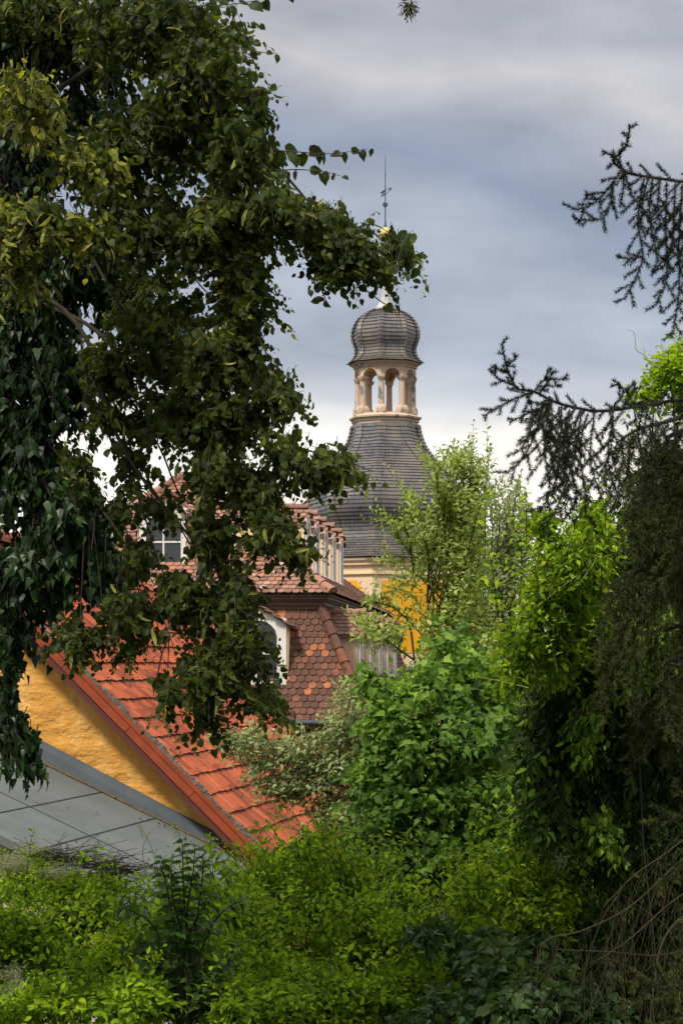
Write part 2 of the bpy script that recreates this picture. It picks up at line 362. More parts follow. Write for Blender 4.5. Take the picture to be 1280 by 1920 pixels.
def twigs(rng, leaf, stem, clumps, tm, L, nl, size, bias=(0, 0, 0), radial=.7, rnd=.5, droop=.5, sag=.25, side=.9, up=.7, tr=.002, vb=0., shrink=.16):
    """leafy twigs filling ellipsoids (px, py, rx, ry, Y, rY, n): every twig is a stem with leaves on both sides"""
    ends = []
    for c in clumps:
        px, py, rx, ry, Y, rY, n = c[:7]; cb = c[7] if len(c) > 7 else 0
        ext = shrink*L*F/Y; rx = max(rx*.4, rx-ext); ry = max(ry*.4, ry-ext)      # twigs reach beyond the ellipsoid
        c0 = pt(px, py, Y); r = np.array([rx*Y/F, rY, ry*Y/F])
        d = nrm(rng.normal(size=(n, 3))); rad = rng.random((n, 1))**.45
        S = c0+d*r*rad
        D = nrm(radial*d+np.asarray(bias)+rng.normal(size=(n, 3))*rnd)
        ln = L*rng.uniform(.55, 1.3, (n, 1))
        S = S-D*ln*.5
        tt = (np.arange(nl)+.6)/nl
        def at(t): return S[:, None]+D[:, None]*ln[:, None]*t+np.array([0, 0, -1.])*(sag*ln[:, None]*t**2)
        P = at(tt[None, :, None]); 
        sgn = np.where(np.arange(nl) % 2 == 0, 1., -1.)
        sv = nrm(np.cross(D, np.array([0, 0, 1.])+rng.normal(size=(n, 3))*.35))
        t = D[:, None]*.55+sv[:, None]*sgn[None, :, None]*side+np.array([0, 0, -droop])+rng.normal(size=P.shape)*.3
        nn = np.array([0, 0, up])+rng.normal(size=P.shape)*.55+np.array([0, -.25, 0])
        P = P.reshape(-1, 3); t = t.reshape(-1, 3); nn = nn.reshape(-1, 3)
        sz = size*rng.uniform(.5, 1.3, len(P))*np.tile(1-.35*tt**2, n)
        v = np.clip(np.repeat(rng.random(n)*.5, nl)+rng.random(len(P))*.45+vb+cb, 0, 1)
        put_leaves(leaf, rng, tm, P+nrm(t)*size*.25, t, nn, sz, v)
        if stem is not None and tr:
            Q = at(np.array([0, .5, 1.])[None, :, None])
            ang = np.arange(3)*2.0944
            A = sv; B = np.cross(D, sv)
            rr = np.array([1.3, 1, .5])*tr
            V = Q[:, :, None]+rr[None, :, None, None]*(np.cos(ang)[None, None, :, None]*A[:, None, None]+np.sin(ang)[None, None, :, None]*B[:, None, None])
            fl = []
            for i in range(2):
                for j in range(3): fl.append([i*3+j, i*3+(j+1) % 3, i*3+3+(j+1) % 3, i*3+3+j])
            fl = np.array(fl).ravel(); loops = (fl[None]+(np.arange(n)*9)[:, None]).ravel()
            stem.add(V.reshape(-1, 3), loops, np.full(n*6, 4))
        ends.append(P)
    return np.vstack(ends)
def smooth_path(pts, n=14):
    P = np.asarray(pts, float); m = len(P)
    if m < 3: return np.array([P[0]+(P[-1]-P[0])*t for t in np.linspace(0, 1, n)])
    E = np.vstack([2*P[0]-P[1], P, 2*P[-1]-P[-2]]); out = []
    per = max(2, n//(m-1))
    for i in range(m-1):
        a, b, c, d = E[i:i+4]
        for t in np.linspace(0, 1, per, endpoint=False):
            out.append(.5*((2*b)+(c-a)*t+(2*a-5*b+4*c-d)*t*t+(3*b-a-3*c+d)*t**3))
    out.append(P[-1]); return np.array(out)
def pp(lst, Y, dY=0):
    """photo polyline -> world; entries (px,py[,Y])"""
    n = len(lst); return [pt(q[0], q[1], q[2] if len(q) > 2 else Y+dY*i/max(1, n-1)) for i, q in enumerate(lst)]
def limb(mb, pts, r0, r1, k=6, n=16):
    P = smooth_path(pts, n); mb.tube(P, np.linspace(r0, r1, len(P)), k); return P
def limbs_to(mb, rng, base, clumps, r0, r1=.004, lift=.5):
    for c in clumps:
        e = pt(c[0], c[1], c[4]); m = (base+e)/2+np.array([rng.normal()*.08, rng.normal()*.08, lift*abs(e[2]-base[2])*.15])
        limb(mb, [base, m+(e-base)*-.1*rng.random(), e], r0, r1, 5, 10)

# ================================================================== GROUND
def ground_z(x, y):
    s = np.clip((y-1)/20, 0, 1); s = s*s*(3-2*s)
    return 4.3*(1-s)+.12*np.sin(x*.7+y*.4)*(1-s)-.0
xs = np.concatenate([np.linspace(-1500, -40, 12), np.linspace(-36, 36, 73), np.linspace(40, 1500, 12)])
ys = np.concatenate([np.linspace(-600, -12, 6), np.linspace(-10, 30, 61), np.linspace(34, 140, 20), np.linspace(180, 3000, 16)])
X, Yg = np.meshgrid(xs, ys); Z = ground_z(X, Yg)
nx, ny = len(xs), len(ys); ii = np.arange((ny-1)*(nx-1)); r_, c_ = ii//(nx-1), ii % (nx-1)
q = np.stack([r_*nx+c_, r_*nx+c_+1, (r_+1)*nx+c_+1, (r_+1)*nx+c_], 1)
mb = MB(); mb.add(np.stack([X, Yg, Z], -1), q, np.full(len(q), 4)); g = mb.build('ground', M['soil'], smooth=True); tag(g, kind='structure')

hx = np.linspace(-1400, 1400, 120); hy = np.linspace(1000, 1900, 16); HX, HY = np.meshgrid(hx, hy)
HZ = np.sin((HY-1000)/900*np.pi)*(20+7*np.sin(HX*.006+1)+4*np.sin(HX*.021)+1.5*np.sin(HX*.09+HY*.05))-.5
ii = np.arange(15*119); r_, c_ = ii//119, ii % 119; q = np.stack([r_*120+c_, r_*120+c_+1, (r_+1)*120+c_+1, (r_+1)*120+c_], 1)
mb = MB(); mb.add(np.stack([HX, HY, HZ], -1), q, np.full(len(q), 4)); tag(mb.build('hills', M['soil'], smooth=True), kind='structure')

# ================================================================== CHURCH TOWER
TY = 110.0; TX = (722-640)*TY/F; ts = TY/F
tower = empty('church_tower', (TX, TY, 0), 'baroque church tower with grey slate dome, open lantern and onion top, behind the tiled house', 'tower')
def tz(py): return CZ+(1250-py)*ts
REG = [-9.4+45*k for k in range(8)]
IRR = []
for k in range(4): IRR += [-9.4+90*k, 45.6+90*k]
def ring_pts(angs, r, z): return [np.array([TX+r*math.sin(R(a)), TY-r*math.cos(R(a)), z]) for a in angs]
def ring_loft(mb, prof, angs=REG, cap=True, var_fn=None):
    rings = []
    for p in prof:
        A = angs if len(p) < 3 else [a+(b-a)*p[2] for a, b in zip(REG, IRR)]
        rings.append(ring_pts(A, p[0], p[1]))
    for i in range(len(rings)-1):
        a, b = rings[i], rings[i+1]; vv = 0 if var_fn is None else var_fn(i, (a[0][2]+b[0][2])/2)
        for k in range(len(a)):
            k2 = (k+1) % len(a)
            u = np.linalg.norm(a[k2]-a[k]); u2 = np.linalg.norm(b[k2]-b[k])
            mb.poly([a[k], a[k2], b[k2], b[k]], vv, [(-u/2+k*9.3, a[k][2]), (u/2+k*9.3, a[k][2]), (u2/2+k*9.3, b[k][2]), (-u2/2+k*9.3, b[k][2])])
    if cap: mb.poly(rings[0][::-1]); mb.poly(rings[-1])
def interp_prof(px, step=.2):
    """px: (row, radius px[, blend]) top to bottom; returns sawtooth courses bottom to top"""
    P = [(tz(y), r*ts, b) for y, r, b in px][::-1]
    zz = [p[0] for p in P]
    # resample by arc length
    zs = np.array(zz); rs = np.array([p[1] for p in P]); bs = np.array([p[2] for p in P])
    s = np.concatenate([[0], np.cumsum(np.hypot(np.diff(zs), np.diff(rs)))])
    n = int(s[-1]/step); ss = np.linspace(0, s[-1], n+1)
    # smooth through points
    zf = np.interp(ss, s, zs); rf = np.interp(ss, s, rs); bf = np.interp(ss, s, bs)
    k = np.array([.25, .5, .25])
    for _ in range(2): rf[1:-1] = np.convolve(rf, k, 'valid')
    out = []
    for i in range(n):
        dz, dr = zf[i+1]-zf[i], rf[i+1]-rf[i]; L = math.hypot(dz, dr)+1e-9
        nx_, nz_ = dz/L, -dr/L
        out.append((rf[i]+nx_*.05, zf[i]+nz_*.05, bf[i])); out.append((rf[i+1]+nx_*.008, zf[i+1]+nz_*.008, bf[i+1]))
    return out
def hip_bands(prof, width, part_parent, name):
    for k in range(8):
        mb = MB(); last = None
        for i in range(0, len(prof)-1):
            quad = []
            for p in (prof[i], prof[i+1]):
                b = p[2]; A = [x+(y-x)*b for x, y in zip(REG, IRR)]
                V = ring_pts([A[(k-1) % 8], A[k], A[(k+1) % 8]], p[0], p[1])
                c = V[1]; d1 = nrm(V[0]-c); d2 = nrm(V[2]-c)
                wdt = min(width, np.linalg.norm(V[0]-c)*.3)
                out = nrm(c-np.array([TX, TY, c[2]]))*.10
                quad.append((c+d1*wdt+out*.6, c+out, c+d2*wdt+out*.6))
            a, b2 = quad
            for j in range(2):
                mb.poly([a[j], a[j+1], b2[j+1], b2[j]], 0.0, [(j*.5, a[j][2]*1.0+.1), (j*.5+.5, a[j][2]+.1), (j*.5+.5, b2[j][2]+.1), (j*.5, b2[j][2]+.1)])
        mb.build(name, M['slate'], part_parent)

# walls
rb = 163*ts
wall = MB(); ring_loft(wall, [(rb, 0), (rb, tz(1078))], IRR); body = wall.build('wall', M['plaster_peach'], tower)
for k in range(8):
    a, b = ring_pts(IRR, rb+.03, 0)[k], ring_pts(IRR, rb+.03, 0)[(k+1) % 8]
    d = b-a; L = np.linalg.norm(d); d = d/L; out = nrm((a+b)/2-np.array([TX, TY, 0]))
    mgn = .5; zt = tz(1094); zb = tz(1225); n_ = .22
    pl = [(mgn, zb), (L-mgn, zb), (L-mgn, zt-.55), (L-mgn-.1, zt-.5), (L-mgn-.2, zt-.3), (L-mgn-.3, zt-.22), (L-mgn-.32, zt), (mgn+.32, zt), (mgn+.3, zt-.22), (mgn+.2, zt-.3), (mgn+.1, zt-.5), (mgn, zt-.55)]
    if L > 3.7: pl = [(mgn, zb), (L-mgn, zb), (L-mgn, zt), (mgn, zt)]
    mb = MB(); mb.extr([a+d*u+np.array([0, 0, z]) for u, z in pl], out*-.05); mb.build('wall_panel', M['panel_yellow'], tower)
mb = MB(); ring_loft(mb, [(164*ts, tz(1084)), (167*ts, tz(1083)), (167*ts, tz(1079)), (165*ts, tz(1078)), (166*ts, tz(1070)), (171*ts, tz(1066)), (171*ts, tz(1063)), (175*ts, tz(1058)), (176*ts, tz(1053.5))], IRR)
mb.build('cornice', M['plaster_peach'], tower)
# great dome
gd = [(798, 62, 0), (812, 64, .1), (827, 69, .3), (840, 75, .5), (851, 83, .7), (862, 92, .85), (875, 104, 1), (890, 118, 1), (905, 130, 1), (918, 139, 1), (932, 146, 1), (945, 149, 1), (957, 148, 1),
      (970, 143, 1), (983, 136, 1), (995, 131, 1), (1006, 130.5, 1), (1018, 136, 1), (1030, 150, 1), (1042, 163, 1), (1052.5, 178, 1)]
prof = interp_prof(gd)
mb = MB(); ring_loft(mb, prof); dome = mb.build('dome_roof', M['slate'], tower)
hip_bands(prof, .34, tower, 'hip_ridge')
# lantern
mb = MB(); ring_loft(mb, [(62*ts, tz(799)), (62*ts, tz(795)), (64*ts, tz(793)), (64*ts, tz(790)), (68.5*ts, tz(787)), (69*ts, tz(784)), (60*ts, tz(780)), (60*ts, tz(778))]); mb.build('lantern_base_cornice', M['lantern'], tower)
rl = 58*ts; zs_ = tz(711); ztop = tz(690)
cp = [(.25, 778), (.27, 773), (.25, 769), (.20, 766), (.17, 764), (.15, 722), (.165, 719), (.155, 718), (.19, 716), (.23, 713), (.24, 710), (.2, 710), (.2, 691)]
for a in REG:
    c = ring_pts([a], rl-.17, 0)[0]; mb = MB()
    mb_c = MB(); nseg = 10
    def lath(mb, prof, c, nseg, sq=False):
        rings = []
        for r, z in prof:
            rings.append([c+np.array([r*math.sin(R(a)+2*math.pi*j/nseg+math.pi/nseg), -r*math.cos(R(a)+2*math.pi*j/nseg+math.pi/nseg), z-c[2]]) for j in range(nseg)])
        for i in range(len(rings)-1):
            for j in range(nseg):
                j2 = (j+1) % nseg; mb.poly([rings[i][j], rings[i][j2], rings[i+1][j2], rings[i+1][j]])
        mb.poly(rings[0][::-1]); mb.poly(rings[-1])
    lath(mb, [(r_*1.0, tz(z_)) for r_, z_ in cp[4:7]], c, 12); col = mb.build('column', M['lantern'], tower)
    mb = MB(); lath(mb, [(r_*1.25, tz(z_)) for r_, z_ in cp[:5]], c, 4); mb.build('column_base', M['lantern'], col)
    mb = MB(); lath(mb, [(r_*1.2, tz(z_)) for r_, z_ in cp[7:11]], c, 4); mb.build('capital', M['lantern'], col)
arc = MB()
for k in range(8):
    a, b = ring_pts(REG, rl, 0)[k], ring_pts(REG, rl, 0)[(k+1) % 8]
    m_ = (a+b)/2; d = nrm(b-a); L = np.linalg.norm(b-a); out = nrm(m_-np.array([TX, TY, 0])); ar = .40; z0 = zs_
    A = [(ar*math.cos(t), z0+ar*1.0*math.sin(t)) for t in np.linspace(math.pi, 0, 13)]
    def W(u, z, o=0): return m_+d*u+out*-o+np.array([0, 0, z])
    for o in (0, .3):
        for i in range(12):
            u0, u1 = A[i], A[i+1]
            q = [W(u0[0], u0[1], o), W(u1[0], u1[1], o), W(u1[0], ztop, o), W(u0[0], ztop, o)]
            arc.poly(q if o == 0 else q[::-1])
        for s_ in (-1, 1):
            q = [W(s_*ar, z0, o), W(s_*L/2, z0, o), W(s_*L/2, ztop, o), W(s_*ar, ztop, o)]; arc.poly(q)
    for i in range(12): arc.poly([W(*A[i], 0), W(*A[i], .3), W(*A[i+1], .3), W(*A[i+1], 0)])
    for s_ in (-1, 1): arc.poly([W(s_*ar, z0, 0), W(s_*L/2, z0, 0), W(s_*L/2, z0, .3), W(s_*ar, z0, .3)])
    # raised archivolt
    for i in range(12):
        p0, p1 = A[i], A[i+1]; k1 = 1.13
        e0 = (p0[0]*k1, z0+(p0[1]-z0)*k1); e1 = (p1[0]*k1, z0+(p1[1]-z0)*k1)
        arc.hexa([W(*p0, 0), W(*p1, 0), W(*e1, 0), W(*e0, 0), W(*p0, -.05), W(*p1, -.05), W(*e1, -.05), W(*e0, -.05)])
arc.build('arcade', M['lantern'], tower)
mb = MB(); ring_loft(mb, [(rl-.05, tz(691)), (60*ts, tz(693)), (61*ts, tz(691)), (60*ts, tz(690)), (63*ts, tz(688)), (64*ts, tz(687)), (68*ts, tz(685.5)), (69*ts, tz(684))]); mb.build('lantern_cornice', M['lantern'], tower)
# gilt star under the lantern ceiling
mb = MB(); c = np.array([TX+.28, TY, tz(709)]); rng = np.random.default_rng(4)
for d in nrm(rng.normal(size=(34, 3))):
    s_ = nrm(np.cross(d, [.3, .2, 1])); t_ = np.cross(d, s_); ln = rng.uniform(.28, .5)
    mb.add([c+s_*.035, c-s_*.02+t_*.03, c-s_*.02-t_*.03, c+d*ln], [0, 1, 3, 1, 2, 3, 2, 0, 3], [3, 3, 3])
mb.tube([c, c+np.array([0, 0, .6])], .02, 5)
mb.build('star_ornament', surf('tarnished_gilt', (.45, .26, .10), (.2, .12, .06), .5, 9, .5, 0, metal=.3), tower)
# onion
on = [(581, 19, 0), (584, 27, 0), (589, 38, 0), (596, 48, 0), (604, 54.5, 0), (613, 59, 0), (623, 61.5, 0), (633, 62, 0), (640, 60.5, 0), (646, 57, 0), (652, 53.5, 0), (659, 52, 0), (666, 54, 0), (673, 58.5, 0), (678, 63, 0), (683.5, 71, 0)]
prof = interp_prof(on, .19)
mb = MB(); ring_loft(mb, prof); mb.build('onion_dome', M['slate'], tower)
hip_bands(prof, .20, tower, 'onion_hip_ridge')
def lathe(prof, n=16, cx=TX, cy=TY):
    mb = MB(); P = []
    for r, z in prof: P.append([np.array([cx+r*math.cos(2*math.pi*j/n), cy+r*math.sin(2*math.pi*j/n), z]) for j in range(n)])
    for i in range(len(P)-1):
        for j in range(n): mb.poly([P[i][j], P[i][(j+1) % n], P[i+1][(j+1) % n], P[i+1][j]])
    mb.poly(P[0][::-1]); mb.poly(P[-1]); return mb
mb = MB(); ring_loft(mb, [(21*ts, tz(582)), (20*ts, tz(578)), (15*ts, tz(572)), (11.5*ts, tz(566)), (9*ts, tz(558)), (7.5*ts, tz(546)), (6.5*ts, tz(530))]); mb.build('lead_neck', M['lead'], tower)
lathe([(6.5*ts, tz(530)), (9*ts, tz(527)), (11*ts, tz(520)), (12*ts, tz(512)), (10*ts, tz(503)), (7*ts, tz(497)), (9*ts, tz(494)), (9*ts, tz(491)), (5*ts, tz(485)), (3.5*ts, tz(470)), (4*ts, tz(455))]).build('copper_baluster', M['copper'], tower, True)
ball = [(12*ts*math.sin(t)*(.93 if t > 1.75 else 1)+.01, tz(440)+14*ts*math.cos(t)) for t in np.linspace(math.pi, 0.15, 15)]
gb = lathe(ball, 20).build('gold_ball', M['gold'], tower, True)
lathe([(12.2*ts, tz(441.2)), (12.9*ts, tz(440.7)), (12.9*ts, tz(439.4)), (12.2*ts, tz(439))], 20).build('equator_band', M['copper'], gb)
lathe([(3.5*ts, tz(427)), (1.8*ts, tz(420)), (1.1*ts, tz(412)), (1.0*ts, tz(360)), (.8*ts, tz(330)), (1.5*ts, tz(329)), (.8*ts, tz(328)), (.25*ts, tz(288))], 8).build('spire_rod', M['iron'], tower)
mb = MB()
for k in range(8):
    a = k*math.pi/4; dr = np.array([math.cos(a), math.sin(a), 0]); c = np.array([TX, TY, tz(384)])
    mb.tube([c+dr*.02, c+dr*.10+np.array([0, 0, .10]), c+dr*.13+np.array([0, 0, .0]), c+dr*.05+np.array([0, 0, -.1])], .022, 4)
mb.build('forged_flower', M['iron'], tower)
mb = MB(); c = np.array([TX, TY, 0])
def vane(pts, mb): mb.extr([np.array([TX+(x-721)*ts, TY-.012, tz(y)]) for x, y in pts], (0, .024, 0))
vane([(711.5, 361.5), (716, 358), (722, 354.5), (722, 357), (716, 361)], mb); vane([(711.5, 361.5), (713.5, 363.5), (722, 359.5), (722, 357)], mb)
vane([(712, 370), (715.5, 366), (722, 362.5), (722, 365)], mb); vane([(714, 365), (722, 361), (722, 362.4), (715, 366.6)], mb)
mb.tube([(TX+.02, TY, tz(355)), (TX+.12, TY, tz(354.5)), (TX+.23, TY, tz(354)), (TX+.30, TY, tz(352.5))], .016, 4)
mb.tube([(TX+.02, TY, tz(363.5)), (TX+.12, TY, tz(361)), (TX+.20, TY, tz(357.5)), (TX+.30, TY, tz(354))], .016, 4)
vane([(728, 353), (730.5, 350.5), (731, 352.6), (734, 353), (731.6, 355), (732, 358), (729.5, 356)], mb)
mb.build('weather_vane', M['iron'], tower)

# ================================================================== roof tiles
ROW = [(-.47, 1.6), (.47, 1.6), (.47, .30), (.36, .10), (.17, .0), (-.17, .0), (-.36, .10), (-.47, .30)]
def beaver(wd, ex, th=.018):
    top = [(x*wd, y*ex, th*(1.0 if y < 1 else .0)+(.02 if y < 1 else 0)) for x, y in ROW]; bot = [(x, y, z-th) for x, y, z in top]
    v = top+bot; n = 8; f = [list(range(n))[::-1]]
    for i in range(n):
        j = (i+1) % n; f.append([i, j, n+j, n+i])
    return (np.array(v), f)
def tile_slope(mb, O, U, V, L, S, wd=.18, ex=.165, lo=None, hi=None, seed=0, bias=0, wob=.004):
    """plain tiles with rounded tails laid in courses: O bottom left, U along, V up the slope"""
    O, U, V = np.asarray(O, float), nrm(np.asarray(U, float)), nrm(np.asarray(V, float)); Nn = np.cross(U, V)
    rng = np.random.default_rng(seed); P = []
    rows = int(S/ex)
    for r in range(rows):
        s = r*ex; a = lo(s) if lo else 0; b = hi(s) if hi else L
        k = np.arange(math.floor(a/wd)-1, math.ceil(b/wd)+1)
        u = (k+.5*(r % 2))*wd
        u = u[(u > a-wd*.2) & (u < b+wd*.2)]
        for x in u: P.append(O+U*(x+rng.normal()*wob)+V*(s+rng.normal()*wob)+Nn*.004*rng.random())
    if not P: return
    P = np.array(P); n = len(P)
    rot = rng.normal(size=n)*.02; lift = rng.normal(size=n)*.012
    Ux = U[None]*np.cos(rot)[:, None]+V[None]*np.sin(rot)[:, None]; Vy = -U[None]*np.sin(rot)[:, None]+V[None]*np.cos(rot)[:, None]+Nn[None]*lift[:, None]
    Mx = np.stack([Ux, Vy, np.repeat(Nn[None], n, 0)], -1)
    mb.inst(beaver(wd, ex), Mx, P, np.clip(rng.random(n)+bias, 0, 1))
def ridge_tiles(mb, a, b, r=.11, ln=.34, seed=0, up=(0, 0, 1)):
    a, b = np.asarray(a, float), np.asarray(b, float); d = b-a; L = np.linalg.norm(d); d /= L; n = max(1, int(L/ln))
    rng = np.random.default_rng(seed); x = nrm(np.cross(d, up)); z = np.cross(x, d)
    for i in range(n):
        p = a+d*(i*L/n); q = a+d*((i+1)*L/n+.05); v = rng.random()
        ang = np.linspace(-.15, math.pi+.15, 8)
        A = [p+x*math.cos(t)*r*1.08+z*(math.sin(t)*r*1.08+.012) for t in ang]; B = [q+x*math.cos(t)*r*.9+z*math.sin(t)*r*.9 for t in ang]
        for j in range(7): mb.poly([A[j+1], A[j], B[j], B[j+1]], v)
        mb.poly(A, v*.5)

# ================================================================== MANSARD HOUSE
b1 = math.atan(.08625); u1 = np.array([math.cos(b1), -math.sin(b1), 0]); w1 = np.array([math.sin(b1), math.cos(b1), 0]); zz = np.array([0, 0, 1.])
C0 = pt(622, 1113, 50)
def H(a, d, z): return C0-a*u1+d*w1+z*zz
house = empty('mansard_house', H(4.2, 8, -C0[2]), 'house with weathered pink and brown tiled mansard roof and rows of cream dormers', 'house')
tp = .74; HW = 4.2; HL = 24
lf = math.hypot(1, tp)
# masonry and solid roof body under the tiles
mb = MB()
mb.box(H(2*HW+.55, -.55, -C0[2]), u1*(2*HW+1.1), w1*(HL+1.1), zz*(C0[2]-3.0)); mb.build('wall', M['stucco_yellow'], house)
mb = MB(); e_ = .02
mb.add([H(0, 0, -e_), H(2*HW, 0, -e_), H(2*HW, HL, -e_), H(0, HL, -e_), H(HW, HW, tp*HW-e_), H(HW, HL-HW, tp*HW-e_)],
       [0, 4, 1, 0, 3, 5, 4, 1, 4, 5, 2, 2, 5, 3, 0, 1, 2, 3], [3, 4, 4, 3, 4])
lo_t = [H(a, d, -.33) for a, d in ((.28, .28), (2*HW-.28, .28), (2*HW-.28, HL-.28), (.28, HL-.28))]
lo_b = [H(a, d, -2.97) for a, d in ((-.92, -.92), (2*HW+.92, -.92), (2*HW+.92, HL+.92), (-.92, HL+.92))]
mb.hexa(lo_b+lo_t); body = mb.build('roof_core', surf('roof_core_brown', (.06, .03, .02), None, .9, bs=0), house)
mb = MB()
tile_slope(mb, H(2*HW, 0, 0)-w1*.06, u1, w1+tp*zz, 2*HW, HW*lf, lo=lambda s: s/lf, hi=lambda s: 2*HW-s/lf, seed=1)
mb.build('upper_front_slope', M['tile_pink'], house)
mb = MB()
tile_slope(mb, H(0, 0, 0)+u1*.06, w1, -u1+tp*zz, HL, HW*lf, lo=lambda s: s/lf, hi=lambda s: HL-s/lf, seed=2)
mb.build('upper_side_slope', M['tile_pink'], house)
mb = MB(); ls = math.hypot(1.2, 2.64); vl = (w1*1.2+2.64*zz)
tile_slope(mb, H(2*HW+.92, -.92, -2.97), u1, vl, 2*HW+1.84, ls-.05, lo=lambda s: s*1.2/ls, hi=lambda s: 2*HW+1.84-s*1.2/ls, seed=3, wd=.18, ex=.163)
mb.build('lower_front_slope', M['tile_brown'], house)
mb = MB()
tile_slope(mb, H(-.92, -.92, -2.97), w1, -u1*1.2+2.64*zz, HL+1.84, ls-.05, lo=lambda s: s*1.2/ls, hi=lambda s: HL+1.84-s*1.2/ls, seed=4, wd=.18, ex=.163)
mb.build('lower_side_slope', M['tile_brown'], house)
mb = MB(); ridge_tiles(mb, H(-.02, -.02, .02), H(HW, HW, tp*HW+.03), .13, .36, 5); mb.build('hip_tiles', M['tile_pink'], house)
mb = MB(); ridge_tiles(mb, H(2*HW, 0, .02), H(HW, HW, tp*HW+.03), .12, .36, 6); mb.build('hip_tiles', M['tile_pink'], house)
mb = MB(); ridge_tiles(mb, H(HW, HW, tp*HW+.03), H(HW, HL-HW, tp*HW+.03), .12, .36, 7); mb.build('ridge_tiles', M['tile_pink'], house)
mb = MB(); ridge_tiles(mb, H(-.94, -.94, -2.93), H(.27, .27, -.34), .115, .36, 8, up=(-.0, -1, .3)); mb.build('lower_hip_tiles', M['tile_brown'], house)
# moulded cornice in steps, front and right side
mb = MB()
for a0, z0, z1 in ((-.0, -.06, -.02), (.05, -.13, -.06), (.10, -.17, -.13), (.16, -.27, -.17), (.21, -.36, -.27)):
    P = [H(a0+.02, a0+.02, z0), H(2*HW-a0, a0+.02, z0), H(2*HW-a0, HL-a0, z0), H(a0+.02, HL-a0, z0)]; Q = [p+zz*(z1-z0-.002) for p in P]
    mb.hexa(P+Q)
mb.build('cornice', M['brown_wood'], house)
# gutter and downpipe
mb = MB()
g0, g1 = H(2*HW+1, -1.0, -3.0), H(-1.02, -1.0, -3.0)
mb.tube([g0, g1], .065, 10); mb.tube([H(-1.0, -1.02, -3.0), H(-1.0, HL, -3.0)], .065, 8); mb.build('gutter', M['gutter'], house)
mb = MB(); pq = pt(638, 1363, 49.0); mb.tube([pq, pq+[0, 0, -.3], pq+[0, .25, -.55], pq+[0, .25, -3.6]], .06, 10); mb.build('downpipe', M['pipe'], house)
mb = MB(); tile_slope(mb, H(2*HW+.95, -.98, -3.34), u1, w1*.5+.25*zz, 2*HW+1.9, .45, seed=44); mb.build('string_course_tiles', M['tile_pink'], house)
# chimney block in pale render at the left
cc = pt(166, 1040, 50.5)
mb = MB(); mb.box(cc+[-.42, 0, -1.0], (.8, -.05, 0), (.04, .6, 0), (0, 0, 1.95)); ch = mb.build('chimney', M['plaster_cream'], house)
mb = MB(); mb.box(cc+[-.47, -.06, .95], (.9, -.05, 0), (.04, .72, 0), (0, 0, .08)); mb.build('chimney_cap', M['plaster_cream'], ch)

